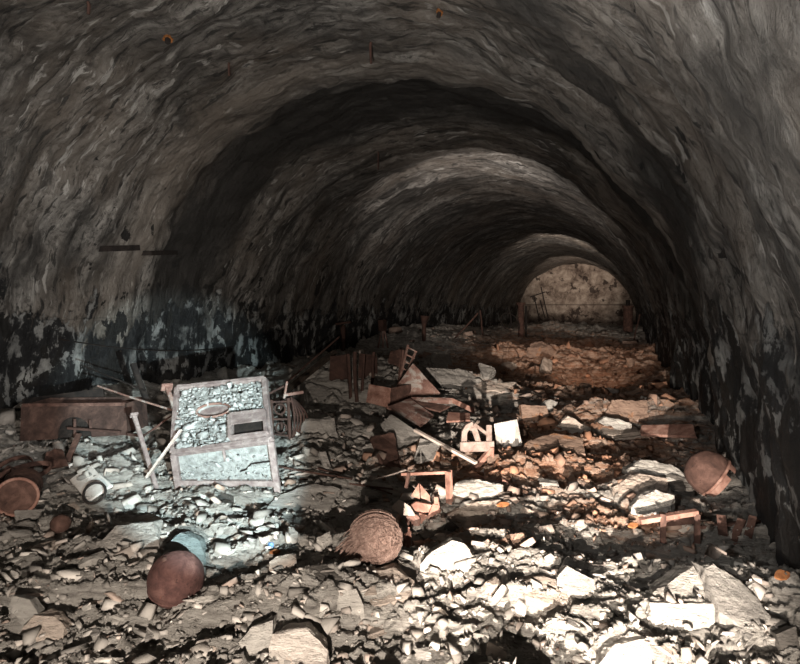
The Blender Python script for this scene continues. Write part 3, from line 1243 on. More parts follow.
a, b, c_, d_ = W(22, 441, 5.35), W(128, 435, 5.30), W(125, 404, 5.45), W(23, 405, 5.5)
t = thing('iron_trough', onto((a + b) / 2), 'brown rusty iron trough with an arched notch in its front, against the wall', 'trough')
mb = MB(); arch_plate(mb, (a, b, c_, d_), (.33, .66, .62), FH, .02); mb.build('front_plate', M['trough_rust'], t)
back = FH * .42
mb = MB()
mb.quad([a + back, b + back, c_ + back, d_ + back], .02)
mb.quad([a, a + back, d_ + back, d_], .02)
mb.quad([b, b + back, c_ + back, c_], .02)
mb.build('body', M['trough_rust'], t)
mb = MB(); q_ = FH * .05; mb.quad([a + q_, b + q_, c_ * .9 + b * .1 + q_, d_ * .9 + a * .1 + q_], .01); mb.build('notch_shade_plate', M['dark_iron'], t)  # dark sheet added behind the notch, stands in for the shade inside
mb = MB(); mb.bar(d_, c_, .03, .025, FH); mb.build('top_lip', M['rust'], t)
mb = MB()
mb.quad([W(22, 409, 5.95), W(104, 407, 5.95), W(103, 388, 6.0), W(22, 399, 6.0)], .03)
mb.build('lid', M['dark_iron'], t)
mb = MB()
mb.bar(W(68, 428, 5.3), W(121, 432, 5.25), .03, .02)
mb.bar(W(75, 419, 5.33), W(75, 446, 5.3), .022, .02)
mb.bar(W(90, 420, 5.33), W(91, 431, 5.3), .022, .02)
mb.build('grate_bar', M['brown_iron'], t)


def shell(name, label, cat, c, u, ax, r, a0, a1, L, mat, thick=.008):
    """a curved piece of sheet: part of a cylinder"""
    c, u, ax = np.array(c), np.array(u, float), np.array(ax, float) / np.linalg.norm(ax)
    u = u - ax * (u @ ax)
    u /= np.linalg.norm(u)
    v = np.cross(ax, u)
    n = 18
    A = [c + (u * math.cos(q) + v * math.sin(q)) * r for q in np.linspace(a0, a1, n)]
    A2 = [c + (u * math.cos(q) + v * math.sin(q)) * (r - thick) for q in np.linspace(a0, a1, n)]
    rr_ = random.Random(hash(label) % 999 if False else len(label))
    B = [q + ax * L * rr_.uniform(.85, 1.05) for q in A]
    B2 = [q + (p_ - o_) for q, p_, o_ in zip(A2, B, A)]
    vs = A + B + A2 + B2
    fs = []
    for k in range(n - 1):
        fs += [(k, k + 1, n + k + 1, n + k), (2 * n + k, 3 * n + k, 3 * n + k + 1, 2 * n + k + 1), (k, 2 * n + k, 2 * n + k + 1, k + 1), (n + k, n + k + 1, 3 * n + k + 1, 3 * n + k)]
    fs += [(0, n, 3 * n, 2 * n), (n - 1, 3 * n - 1, 4 * n - 1, 2 * n - 1)]
    mb = MB()
    mb.add(vs, fs)
    o = mb.build(name, mat, None, onto(c), smooth=False)
    return tag(o, label, cat)


Zup = np.array([0, 0, 1.0])
shell('curved_sheet', 'dark curved iron sheet arching before the notched trough, upper of two', 'sheet', W(112, 458, 5.1), RT, FH + RT * .2, .22, .35, 2.9, .45, M['brown_iron'])
shell('curved_sheet', 'dark curved iron sheet arching over the chips, lower of two', 'sheet', W(112, 464, 4.85), RT, FH + RT * .3, .20, .30, 2.75, .25, M['dark_iron'])
sheet('enamel_plate', 'cracked white square plate leaning behind a small dark hoop', 'plate', ((88, 501, None), (112, 485, 4.5), (89, 464, 4.75), (69, 480, 4.6)), M['pale_metal'], .02, .05)
p = g(96, 499)
mb = MB(); mb.tube(ring_pts(p + Zup * .055 + FH * -.02, RT, Zup * .8 + FH * .5, .085, 30)[:-1], .010, 7, True)
tag(mb.build('iron_hoop', M['dark_iron'], None, p, smooth=True), 'small dark iron hoop standing in front of the white plate', 'hoop')
stick('iron_pipe', 'grey dusty pipe lying on the chips beside the white plate', 'pipe', (20, 497, 4.25), (60, 474, 4.85), .062, M['stone_grey'], kind='tube')
for i, (px, py, r_, tl, lab) in enumerate(((14, 472, .15, .5, 'rusty barrel hoop tilted up in the scrap by the wall, the uppermost'), (24, 478, .17, .2, 'rusty barrel hoop lying flatter beneath the uppermost hoop'), (6, 484, .13, .9, 'rusty barrel hoop standing on edge near the broken drum'))):
    q = g(px, py + 8) + Zup * r_ * .6
    mb = MB()
    uu = RT * math.cos(i) + FH * math.sin(i) * .4
    vv = Zup * math.sin(tl) + FH * math.cos(tl)
    P_ = ring_pts(q, uu / np.linalg.norm(uu), vv, r_, 36)[:-1]
    n = len(P_)
    axn = np.cross(uu, vv); axn /= np.linalg.norm(axn)
    mb.add([x + axn * .02 for x in P_] + [x - axn * .02 for x in P_] + [x + axn * .02 + (q - x) * .05 for x in P_] + [x - axn * .02 + (q - x) * .05 for x in P_],
           [(k, (k + 1) % n, n + (k + 1) % n, n + k) for k in range(n)] + [(2 * n + k, 3 * n + k, 3 * n + (k + 1) % n, 2 * n + (k + 1) % n) for k in range(n)] +
           [(k, 2 * n + k, 2 * n + (k + 1) % n, (k + 1) % n) for k in range(n)] + [(n + k, n + (k + 1) % n, 3 * n + (k + 1) % n, 3 * n + k) for k in range(n)])
    tag(mb.build('barrel_hoop', M['rust'], None, q - Zup * r_ * .6), lab, 'hoop')
p = g(2, 522)
t = thing('broken_drum', p, 'brown broken drum lying on its side at the frame edge below the hoops', 'drum')
ax = -FH * .9 + RT * .45
cc = p + Zup * .12 + FH * .15
mb = MB(); mb.tube([cc, cc - ax * .14, cc - ax * .3], .13, 24); mb.build('barrel', M['rust'], t, smooth=False)
mb = MB(); u_ = np.cross(ax, Zup); u_ /= np.linalg.norm(u_); mb.tube(ring_pts(cc, u_, Zup, .13, 30)[:-1], .012, 6, True); mb.build('end_ring', M['rust_pink'], t, smooth=True)
sheet('rusty_box', 'small brown folded iron box lying between hoops and brown stick', 'box', ((42, 470, None), (62, 466, 4.75), (56, 448, 4.95), (46, 452, 4.9)), M['rust'], .06, .08)
stick('iron_bar', 'brown flat iron bar leaning on the front of the notched trough', 'bar', (67, 462, 4.95), (79, 434, 5.2), .05, M['rust'], h=.015)
mb = MB(); q = g(60, 468); mb.quad([q + RT * -.03 + Zup * .02, q + RT * .03 + Zup * .03, q + RT * .03 + Zup * .085 + FH * .02, q + RT * -.03 + Zup * .08 + FH * .02], .012, .06, 4)
tag(mb.build('yellow_tag', M['yellow'], None, q), 'small yellow plastic tag among the brown scrap', 'tag')
p, d = ground(57, 534)
mb = MB(); cc = p + Zup * .055 + FH * .04; ball_mesh(mb, cc, 9.5 * d / F, 28, 16, .12, 3, .95)
tag(mb.build('round_stone', M['rust'], None, p, smooth=True), 'small round brown stone half hidden in grey chips', 'stone')

# cage of bent rods
p = g(287, 440)
t = thing('rod_cage', p, 'bent rusty cage of thin bars and curved ribs beside the console', 'cage')
D = gd(287, 440)
for (x0, y0, x1, y1, dd) in ((273, 441, 271, 400, 0), (290, 443, 288, 398, 0), (282, 440, 281, 399, .25)):
    mb = MB(); mb.bar(W(x0, y0, D + dd), W(x1, y1, D + dd), .028, .02); mb.build('upright', M['brown_iron'], t)
for (x0, y0, x1, y1) in ((271, 402, 292, 401), (272, 419, 290, 419), (273, 434, 290, 436), (268, 394, 284, 386)):
    mb = MB(); mb.bar(W(x0, y0, D), W(x1, y1, D + .03), .026, .02); mb.build('crossbar', M['brown_iron'], t)
for k in range(5):
    mb = MB()
    mb.tube([W(292 + (3 + 3.2 * k) * math.sin(math.pi * q) - 1 * q, 441 - 44 * q, D + .05 * k) for q in np.linspace(0, 1, 12)], .011, 6)
    mb.build('rib', M['brown_iron'], t, smooth=True)
for (cx_, cy_) in ((280, 409), (281, 428)):
    mb = MB(); mb.tube(ring_pts(W(cx_, cy_, D + .01), RT, Zup, .055, 24)[:-1], .010, 6, True); mb.build('ring', M['brown_iron'], t, smooth=True)
mb = MB(); mb.bar(W(284, 398, D), W(287, 381, D), .06, .02); mb.bar(W(284, 395, D), W(303, 392, D + .1), .03); mb.build('bracket', M['rust_dust'], t)

# upright poles of the heap
for i, (x0, y0, x1, y1, w_) in enumerate(((349, 399, 346, 354, .05), (357, 402, 355, 352, .06), (361, 393, 363, 354, .035), (372, 386, 374, 352, .05), (398, 388, 402, 350, .04))):
    lab = ['first upright rusty pole of the heap counted from the console', 'second and thickest upright rusty pole counted from the console', 'thin upright rusty pole just behind the thickest pole', 'upright rusty pole in front of the dark gap in the heap', 'slanting thin pole beside the dented triangular plate'][i]
    dd = gd(x0, y0)
    stick('rusty_pole', lab, 'pole', (x0, y0, dd), (x1, y1, dd + .1), w_, M['brown_iron'] if i < 4 else M['rust'], 'upright poles in the scrap heap', 'tube' if i % 2 else 'angle')
# ladder-like frame
t = thing('ladder_frame', g(401, 392), 'narrow ladder-like iron frame sticking up behind the triangular plate', 'frame')
for (a, b) in (((398, 386), (408, 345)), ((407, 372), (416, 351))):
    mb = MB(); mb.bar(W(*a, 8.3), W(*b, 8.4), .03, .02); mb.build('rail', M['rust_dust'], t)
for k in range(4):
    mb = MB(); mb.bar(W(407 - 1.7 * k, 347 + 7 * k, 8.38), W(417 - 2.5 * k, 352 + 6.5 * k, 8.38), .024, .02); mb.build('rung', M['rust_dust'], t)
stick('iron_rod', 'long thin rod sloping over the dark mound behind the cage', 'rod', (286, 383, 8.6), (339, 337, 9.6), .03, M['brown_iron'], kind='tube')
stick('wooden_beam', 'dark beam lying along the top of the scrap heap', 'beam', (285, 392, 8.0), (335, 352, 9.2), .09, M['wood'], h=.06)
sheet('rusty_sheet', 'brown rusty square panel standing behind the upright poles', 'panel', ((329, 381, None), (351, 378, 8.6), (350, 354, 8.8), (330, 356, 8.8)), M['brown_iron'], .03, .04)
sheet('rusty_sheet', 'brown panel wedged behind the thickest pole on the heap', 'panel', ((358, 378, 8.7), (378, 380, 8.7), (377, 355, 8.9), (359, 353, 8.9)), M['brown_iron'], .03, .04)
sheet('rusty_sheet', 'small brown panel leaning beyond the ladder-like frame', 'panel', ((388, 362, 9.0), (402, 366, 9.0), (401, 349, 9.2), (390, 351, 9.2)), M['rust'], .03, .05)

# the folded sheets
sheet('triangular_plate', 'dented triangular rusty plate with pale flaking, standing on its edge', 'plate', ((407, 396, 7.35), (440, 393, 7.3), (413, 363, 7.7), (396, 386, 7.6)), M['rust_dust'], .03, .02)
t = thing('folded_box', g(378, 410), 'brown folded box of sheet iron below the upright poles', 'box')
mb = MB(); mb.quad([W(366, 402, 7.2), W(389, 408, 6.95), W(391, 388, 7.1), W(369, 384, 7.3)], .02, .02); mb.build('front', M['rust_pink'], t)
mb = MB(); mb.quad([W(389, 408, 6.95), W(412, 398, 7.4), W(411, 384, 7.5), W(391, 388, 7.1)], .02, .02); mb.build('side', M['rust'], t)
sheet('spotted_plate', 'pale rusty plate with dark spots sloping under the triangular plate', 'plate', ((421, 426, 6.2), (387, 407, 6.6), (410, 398, 7.0), (434, 415, 6.5)), M['rust_dust'], .022, .02)
t = thing('bent_channel', g(455, 415), 'long bent channel of pinkish sheet iron beside the spotted plate', 'channel')
mb = MB(); mb.quad([W(473, 413, 6.4), W(472, 407, 6.45), W(452, 398, 6.8), W(452, 403, 6.75)], .03, 0); mb.build('flange', M['rust_pink'], t)
mb = MB(); mb.quad([W(452, 403, 6.75), W(452, 398, 6.8), W(411, 397, 7.1), W(412, 401, 7.0)], .03, .02); mb.build('web', M['rust_dust'], t)
mb = MB(); mb.quad([W(440, 411, 6.6), W(450, 406, 6.75), W(414, 400, 7.0), W(420, 406, 6.8)], .02, .02); mb.build('lower_web', M['rust'], t)
sheet('iron_strip', 'short pink iron strip lying under the bent channel', 'strip', ((446, 421, 6.1), (470, 420, 6.1), (470, 413, 6.35), (448, 412, 6.4)), M['rust_pink'], .02, .04)
sheet('slate_sheet', 'large pale grey sheet leaning forward below the spotted plate', 'sheet', ((398, 453, 5.5), (381, 424, 5.75), (391, 414, 6.0), (423, 435, 5.7)), M['stone_grey'], .03, .03)
sheet('slate_plate', 'tilted streaky grey plate under the end of the pale lath', 'plate', ((413, 463, None), (432, 459, 5.1), (440, 443, 5.35), (420, 438, 5.35)), M['stone_grey'], .025, .04)
sheet('folded_sheet', 'brown folded iron sheet standing beside the large grey sheet', 'sheet', ((388, 476, None), (402, 470, 5.1), (394, 432, 5.5), (370, 436, 5.5)), M['rust'], .03, .06)
stick('pale_lath', 'long pale lath sloping across the middle of the scrap heap', 'lath', (415, 430, 5.3), (476, 463, 4.75), .036, M['lath'], h=.022)
sheet('white_tile', 'white square tile with grey scuffs standing on rust-brown slate', 'tile', ((497, 449, None), (520, 446, 5.5), (515, 420, 5.75), (494, 424, 5.75)), M['pale_metal'], .03, .012)

t = thing('pipe_casting', g(476, 476), 'pinkish iron casting with an arched eye and braced arms before the white tile', 'casting')
D = 5.0
mb = MB()
outl = [(461, 446), (462, 432), (466, 425), (472, 422), (477, 428), (482, 445), (477, 446), (474, 437), (472, 431), (469, 430), (467, 434), (467, 446)]
pw = [W(x, y, D) for x, y in outl]
n6 = len(outl) // 2
for k in range(n6 - 1):
    mb.prism([pw[k], pw[k + 1], pw[len(outl) - 2 - k], pw[len(outl) - 1 - k]], FH, .05)
mb.build('arched_eye', M['casting'], t)
for nm, a, b, w_, h_ in (('brace', (474, 424), (491, 437), .03, .03), ('upright', (489, 441), (489, 425), .05, .03), ('shelf', (460, 447), (494, 446), .028, .09), ('leg', (492, 447), (492, 463), .036, .04), ('strut', (469, 475), (491, 450), .065, .04)):
    mb = MB(); mb.bar(W(*a, D - .02), W(*b, D), w_, h_); mb.build(nm, M['rust_pink' if nm in ('strut', 'leg') else 'casting'], t, bevel=.004)
mb = MB(); mb.prism([W(x, y, D - .12) for x, y in ((451, 472), (460, 478), (472, 478), (484, 469), (484, 479), (470, 484), (454, 482))], FH, .03); mb.build('curved_foot', M['pale_metal'], t)

t = thing('angle_frame', g(449, 502), 'rusty angle iron frame: one post and a long horizontal rail', 'frame')
D = gd(449, 503)
mb = MB(); mb.angle(W(446, 503, D), W(445, 471, D), .055, .012); mb.build('post', M['rust_pink'], t)
mb = MB(); mb.bar(W(450, 472, D), W(402, 474, D + .15), .03, .02); mb.build('rail', M['rust_pink'], t)
mb = MB(); mb.bar(W(409, 473, D + .1), W(406, 488, D + .05), .02, .02); mb.build('hanger', M['rust'], t)
stick('iron_wire', 'thin pale wire reaching sideways from the rusty horizontal rail', 'wire', (376, 479, 4.3), (406, 470, 4.4), .012, M['lath'], kind='tube')

for (a_, b_, w_, m_, lab) in (((276, 466), (352, 479), .016, 'brown_iron', 'thin dark rod lying between console and fibre ball, uppermost of three'),
                             ((300, 479), (393, 489), .016, 'brown_iron', 'thin dark rod lying behind the broad smooth grey slab'),
                             ((318, 468), (392, 494), .014, 'rust', 'thin rusty rod crossing the two dark rods behind the fibre ball'),
                             ((292, 476), (318, 470), .02, 'lath', 'short pale stick lying at the foot of the rod cage')):
    da, db = gd(*a_), gd(*b_)
    stick('iron_rod' if m_ != 'lath' else 'wooden_stick', lab, 'rod' if m_ != 'lath' else 'stick', (*a_, da - .06), (*b_, db - .06), w_, M[m_], kind='tube')
t_ = stick('pale_splinter', 'upright pale splinter of stone standing before the rod cage', 'stone', (329, 473, None), (322, 453, 5.0), .06, M['stone_grey'], h=.03)
for k_, (cx_, cy_, lab) in enumerate(((486, 492, 'twisted rusty wire curling beside the angle iron post'), (500, 486, 'second curl of rusty wire lying before the iron casting'), (478, 481, 'small loop of rusty wire at the curved foot of the casting'))):
    q = g(cx_, cy_) + Zup * .03
    rr_ = random.Random(30 + k_)
    pts_ = [q + RT * (.05 * math.cos(s_ * 1.3) + .014 * s_ - .06) + Zup * (.025 * math.sin(s_ * 1.7 + k_)) + FH * .04 * math.sin(s_ * .8 + k_) for s_ in np.linspace(0, 9, 40)]
    mb = MB(); mb.tube(pts_, .005, 6)
    tag(mb.build('rusty_wire', M['rust_pink'], None, q, smooth=True), lab, 'wire')

# torn can
D = gd(418, 530)
t = thing('torn_can', g(418, 531), 'torn rusty can with bent flaps standing beside the fibre ball', 'can')
mb = MB(); disc(mb, W(413, 521, D), FH + RT * .3, .055, .012, 20, .1, 2); mb.build('end_plate', M['rust_dust'], t)
mb = MB()
for poly, dd in (([(419, 513), (428, 516), (433, 504), (438, 505), (440, 520), (434, 529), (422, 533), (420, 520)], .02), ([(405, 509), (416, 502), (436, 506), (434, 512), (419, 513)], .06)):
    mb.prism([W(x, y, D + dd) for x, y in poly], FH, .02)
mb.build('body', M['rust_pink'], t)
mb = MB(); mb.quad([W(409, 503, D + .15), W(433, 508, D + .2), W(430, 516, D + .02), W(413, 513, D + .02)], .012, .02); mb.build('inner_wall', M['dark_iron'], t)
mb = MB(); mb.prism([W(x, y, D - .03) for x, y in ((392, 508), (399, 501), (410, 508), (415, 516), (401, 515))], FH * .6 + Zup * .8, .012); mb.build('flap', M['lath'], t)
mb = MB(); mb.prism([W(x, y, D + .12) for x, y in ((411, 496), (419, 483), (420, 499))], FH, .012); mb.prism([W(x, y, D + .13) for x, y in ((420, 484), (430, 496), (430, 501), (421, 498))], FH, .012); mb.build('flap', M['rust_pink'], t)
mb = MB(); mb.bar(W(437, 530, D), W(436, 497, D + .05), .03, .015); mb.bar(W(441, 528, D + .03), W(437, 502, D + .06), .025, .012); mb.build('side_strip', M['rust_pink'], t)
mb = MB()
rr = random.Random(2)
for k in range(14):
    q = W(398 + rr.uniform(0, 14), 553 - rr.uniform(0, 8), D - .25)
    q = onto(q, 0)
    mb.bar(q, q + np.array([rr.uniform(-.06, .06), rr.uniform(-.03, .05), rr.uniform(.04, .13)]), .012, .006)
tag(mb.build('rust_splinters', M['rust_pink'], None, g(405, 553)), 'upright rust splinters standing between fibre ball and torn can', 'scrap', None, 'stuff')

# right side
D = min(gd(668, 541), gd(690, 530), gd(650, 535)) - .03
t = thing('channel_frame', onto(W(668, 541, D)), 'low rusty channel frame with two short legs holding a pink stone', 'frame')
mb = MB(); mb.bar(W(640, 521, D + .03), W(697, 512, D + .03), .045, .03); mb.build('top_rail', M['rust_pink'], t)
mb = MB(); mb.quad([W(661, 527, D + .06), W(697, 524, D + .06), W(697, 514, D + .06), W(661, 519, D + .06)], .02); mb.build('web', M['rust'], t)
for x in (663, 697):
    mb = MB(); mb.bar(W(x, 543, D), W(x, 514, D + .02), .035, .03); mb.build('leg', M['rust'], t)
for i, (a, b, w_, lab) in enumerate((((723, 535), (721, 516), .055, 'short flat rusty board standing upright beside the channel frame'), ((733, 541), (742, 520), .05, 'rusty board leaning away from the upright short board'),
                                     ((748, 537), (753, 517), .045, 'rusty board nearest the sooty wall leaning the other way'), ((700, 527), (760, 521), .03, 'long thin rusty bar lying behind the three short boards'),
                                     ((738, 545), (731, 538), .05, 'stubby rusty board end lying flat before the leaning boards'))):
    dd = gd(*a)
    stick('rusty_board', lab, 'board', (*a, dd), (*b, dd + .12), w_, M['rust'], 'rusty boards by the right wall', h=.02)
sheet('red_plate', 'small red painted plate leaning against the sooty wall', 'plate', ((741, 478, 4.75), (749, 480, 4.7), (751, 461, 4.8), (743, 465, 4.85)), M['red'], .015, .05)
sheet('rusty_sheet', 'long pink-brown board lying before the wall beyond the split ball', 'board', ((640, 434, 6.4), (696, 436, 5.9), (693, 424, 6.1), (641, 425, 6.6)), M['rust_pink'], .03, .03)

# posts further down the tunnel
def post(px, py, top, wpx, label, mat, cap=0, name='iron_post'):
    d = gd(px, py)
    t = thing(name, g(px, py), label, 'post')
    w_ = wpx * d / F
    A, B = g(px, py) - Zup * .05, W(px, top, d)
    mb = MB(); mb.tube([A, (A + B) / 2, B], w_ / 2, 16); mb.build('shaft', mat, t, smooth=False)
    if cap:
        mb = MB(); mb.tube([B - Zup * .03, B + Zup * .06], w_ * cap / 2, 16); mb.build('cap', mat, t)
    return t, d


t, d = post(521, 337, 304, 6, 'red-brown round post standing on rubble before the end wall', M['rust'], 1.5)
mb = MB(); mb.bar(W(526, 337, d), W(526, 306, d), .07); mb.build('stay', M['dark_iron'], t)
t, d = post(628, 331, 307, 9, 'squat red-brown cylinder standing on rubble close to the end wall', M['rust'], 1.25, 'iron_cylinder')
mb = MB(); mb.tube([W(628, 306, d), W(628, 300, d)], .09, 12); mb.build('neck', M['dark_iron'], t)
t, d = post(343, 350, 325, 5, 'brown post with a flat top plate on the dark mound', M['brown_iron'], 0)
mb = MB(); mb.bar(W(336, 324, d), W(351, 322, d), .3, .05); mb.build('top_plate', M['brown_iron'], t)
t, d = post(424, 341, 324, 4, 'thin post with a flared top standing before the end wall rubble', M['brown_iron'], 0)
mb = MB(); mb.tube([W(424, 325, d), W(425, 316, d)], .14, 12, False, [.5, 1.1]); mb.build('flared_top', M['brown_iron'], t)
t = thing('iron_trestle', g(383, 348), 'three-legged iron trestle with a thick head on the dark mound', 'trestle')
d = gd(383, 348)
for x in (378, 383, 388):
    mb = MB(); mb.bar(W(x, 348, d), W(383 + (x - 383) * .3, 330, d), .04); mb.build('leg', M['rust_dust'], t)
mb = MB(); mb.bar(W(383, 331, d), W(382, 320, d), .2, .16); mb.build('head', M['brown_iron'], t)
t = thing('rod_trellis', g(545, 330), 'crooked frame of thin rods leaning towards the end wall', 'frame')
d = 27.0
for (a, b) in (((539, 318), (534, 296)), ((548, 318), (541, 287)), ((530, 297), (545, 292)), ((545, 318), (540, 300))):
    mb = MB(); mb.bar(W(*a, d), W(*b, d), .05); mb.build('rod', M['dark_iron'], t)
for k, (x0, y0, x1, y1, lab) in enumerate(((455, 338, 478, 313, 'thin rod leaning to the post from the far rubble bank'), (483, 336, 480, 310, 'thin rod standing upright on the far rubble bank'), (634, 340, 640, 314, 'thin rod leaning on the wall beyond the squat cylinder'))):
    dd = min(gd(x0, y0), 26)
    stick('iron_rod', lab, 'rod', (x0, y0, dd), (x1, y1, dd), .06, M['brown_iron'], kind='tube')
p = W(508, 325, 22.5)
mb = MB(); mb.tube([p + RT * (.45 * math.cos(q) * (1 - .12 * q)) + Zup * (.40 * math.sin(q) + .05 * q) for q in np.linspace(-.5, 7.5, 50)], .03, 6)
tag(mb.build('coiled_hose', M['dark_iron'], None, onto(p), smooth=True), 'dark coiled hose hung beside the red-brown round post', 'hose')

# small bright bits
def leafbit(px, py, s, mat, name, label, cat, seed=1):
    q = g(px, py)
    rr = random.Random(seed)
    mb = MB()
    u_ = RT * math.cos(rr.uniform(-.6, .6)) + FH * .3
    v_ = FH * .8 + Zup * .45
    n = 14
    P_ = [q + Zup * .02 + u_ * s * math.cos(a) * (1 - .25 * abs(math.sin(a))) + v_ * s * .5 * math.sin(a) * rr.uniform(.75, 1.1) for a in np.linspace(0, 2 * math.pi, n, endpoint=False)]
    mb.prism(P_, Zup, .008)
    return tag(mb.build(name, mat, None, q), label, cat)


leafbit(633, 529, .045, M['orange'], 'orange_flake', 'orange rust flake lying before the low channel frame', 'flake', 1)
leafbit(782, 580, .06, M['orange'], 'orange_flake', 'long orange flake lying near the foot of the sooty wall', 'flake', 2)
leafbit(727, 606, .025, M['orange'], 'orange_flake', 'small orange flake beside the big triangular slab', 'flake', 3)
leafbit(503, 508, .05, M['orange'], 'orange_flake', 'orange torn flake lying beside the angle iron post', 'flake', 4)
leafbit(146, 452, .03, M['orange'], 'orange_flake', 'orange flake caught between the two iron pegs', 'flake', 5)
q = g(271, 548)
mb = MB(); mb.tube([q, q + Zup * .028], .017, 14); mb.tube([q + Zup * .028, q + Zup * .033], .013, 14)
tag(mb.build('bottle_cap', M['blue'], None, q), 'small blue plastic bottle cap on the grey chips', 'cap')
leafbit(275, 556, .03, M['orange'], 'paper_scrap', 'torn brown paper scrap under the blue cap', 'scrap', 7)

# ---- things fixed to the lining
bpy.context.view_layer.update()
DG = bpy.context.evaluated_depsgraph_get()


def wall_hit(px, py):
    r_ = Vector(ray(px, py)).normalized()
    ok, loc, nrm, _i, ob, _m = SC.ray_cast(DG, Vector(EYE) + r_ * .5, r_, distance=80)
    n = np.array(nrm)
    if n @ np.array(r_) > 0:
        n = -n
    return np.array(loc), n


for (x0, y0, x1, y1, h_, lab) in ((100, 247, 133, 249, .06, 'dark wooden plank stub jutting from the wall, nearer of two'), (145, 252, 172, 254, .055, 'dark wooden plank stub jutting from the wall, deeper of two')):
    a, n = wall_hit(x0, y0)
    b, n2 = wall_hit(x1, y1)
    mb = MB(); mb.bar(a + n * .05, b + n * .05 + Zup * .04, .16, h_ * 1.25, (0, 0, 1))
    tag(mb.build('wooden_stub', M['dark_iron'], None, (a + b) / 2), lab, 'plank')
for (px, py, s, mat, lab) in ((168, 38, .05, 'bolt_rust', 'rusty orange bolt plate on the sooty vault above the wall stubs'), (440, 11, .035, 'bolt_rust', 'tiny orange rusted bolt near the crown of the vault')):
    a, n = wall_hit(px, py)
    t = thing('anchor_bolt', a, lab, 'bolt')
    mb = MB(); disc(mb, a + n * .02, -n, s * 1.1, .05, 18, .35, 3); mb.build('plate', M[mat], t)
    mb = MB(); mb.tube([a, a + n * .06], s * .55, 10); mb.build('nut', M['dark_iron'], t)
for (px, py, L, lab) in ((229, 63, .14, 'short dark pin hanging from the vault beside the orange bolt plate'), (371, 42, .22, 'dark pin hanging from the pale part of the vault crown'), (378, 152, .3, 'dark pin hanging below the deep black band of the vault'), (88, 2, .1, 'dark pin at the very top of the vault above the wall stubs')):
    a, n = wall_hit(px, py)
    mb = MB(); mb.tube([a - n * .02, a + n * .03, a + np.array([0, 0, -L])], .014, 6)
    tag(mb.build('hanging_pin', M['brown_iron'], None, a), lab, 'pin')
a, n = wall_hit(60, 339)
b, n2 = wall_hit(232, 346)
mb = MB(); mb.tube([a + (b - a) * q + n * .05 + Zup * (-.12 * 4 * q * (1 - q)) for q in np.linspace(0, 1, 16)], .010, 6)
tag(mb.build('wall_cable', M['dark_iron'], None, (a + b) / 2), 'thin dark cable strung along the peeling wall above the trough', 'cable')

# ---- stones, each one its own
USED = {}
PLACED = []


def stone(name, px, py, wpx, hpx, shape, mat, label, rz=0.0, tx=0.0, ty=0.0, cat='stone', group=None, foot=True):
    """one stone whose foot shows at (px, py + hpx/2)"""
    p, d = ground(px, py)
    w_ = wpx * d / F
    me = shape.copy()
    me.materials.clear()
    me.materials.append(M[mat])
    if w_ > .16:
        bm = bmesh.new()
        bm.from_mesh(me)
        for _k in range(2 if w_ < .3 else 3):
            bmesh.ops.subdivide_edges(bm, edges=[e for e in bm.edges if e.calc_length() > .09], cuts=1, use_grid_fill=True)
            bmesh.ops.triangulate(bm, faces=bm.faces)
        bm.normal_update()
        off = Vector((px * .37, py * .53, 0))
        for v in bm.verts:
            q = v.co + off
            n0 = mnoise.fractal(Vector((q.x * 2.2, q.y * 4.0, v.co.z * 9)), .9, 2.1, 4)
            ter = math.floor(n0 * 3) / 3 + max(0, (n0 * 3 % 1) - .8)
            v.co += Vector((v.normal.x * .5, v.normal.y * .5, v.normal.z)) * (.030 * ter + .018 * mnoise.fractal(q * 8, 1, 2, 3))
        bm.to_mesh(me)
        bm.free()
    o = bpy.data.objects.new(name, me)
    COL.objects.link(o)
    el = max(.12, (CAMH - p[2]) / d)
    zs = max(hpx - wpx * .8 * el * .8, hpx * .35) * d / F
    nat = max(v.co.z for v in me.vertices) - min(v.co.z for v in me.vertices)
    sz = zs / nat
    o.scale = (w_, w_ * .8, min(sz, w_ * 3.0))
    c = p + np.array([0, 0, zs * .12])
    o.location = c
    o.rotation_euler = (tx, ty, YAW + rz)
    PLACED.append((c, w_ * .5))
    return tag(o, label, cat, group)


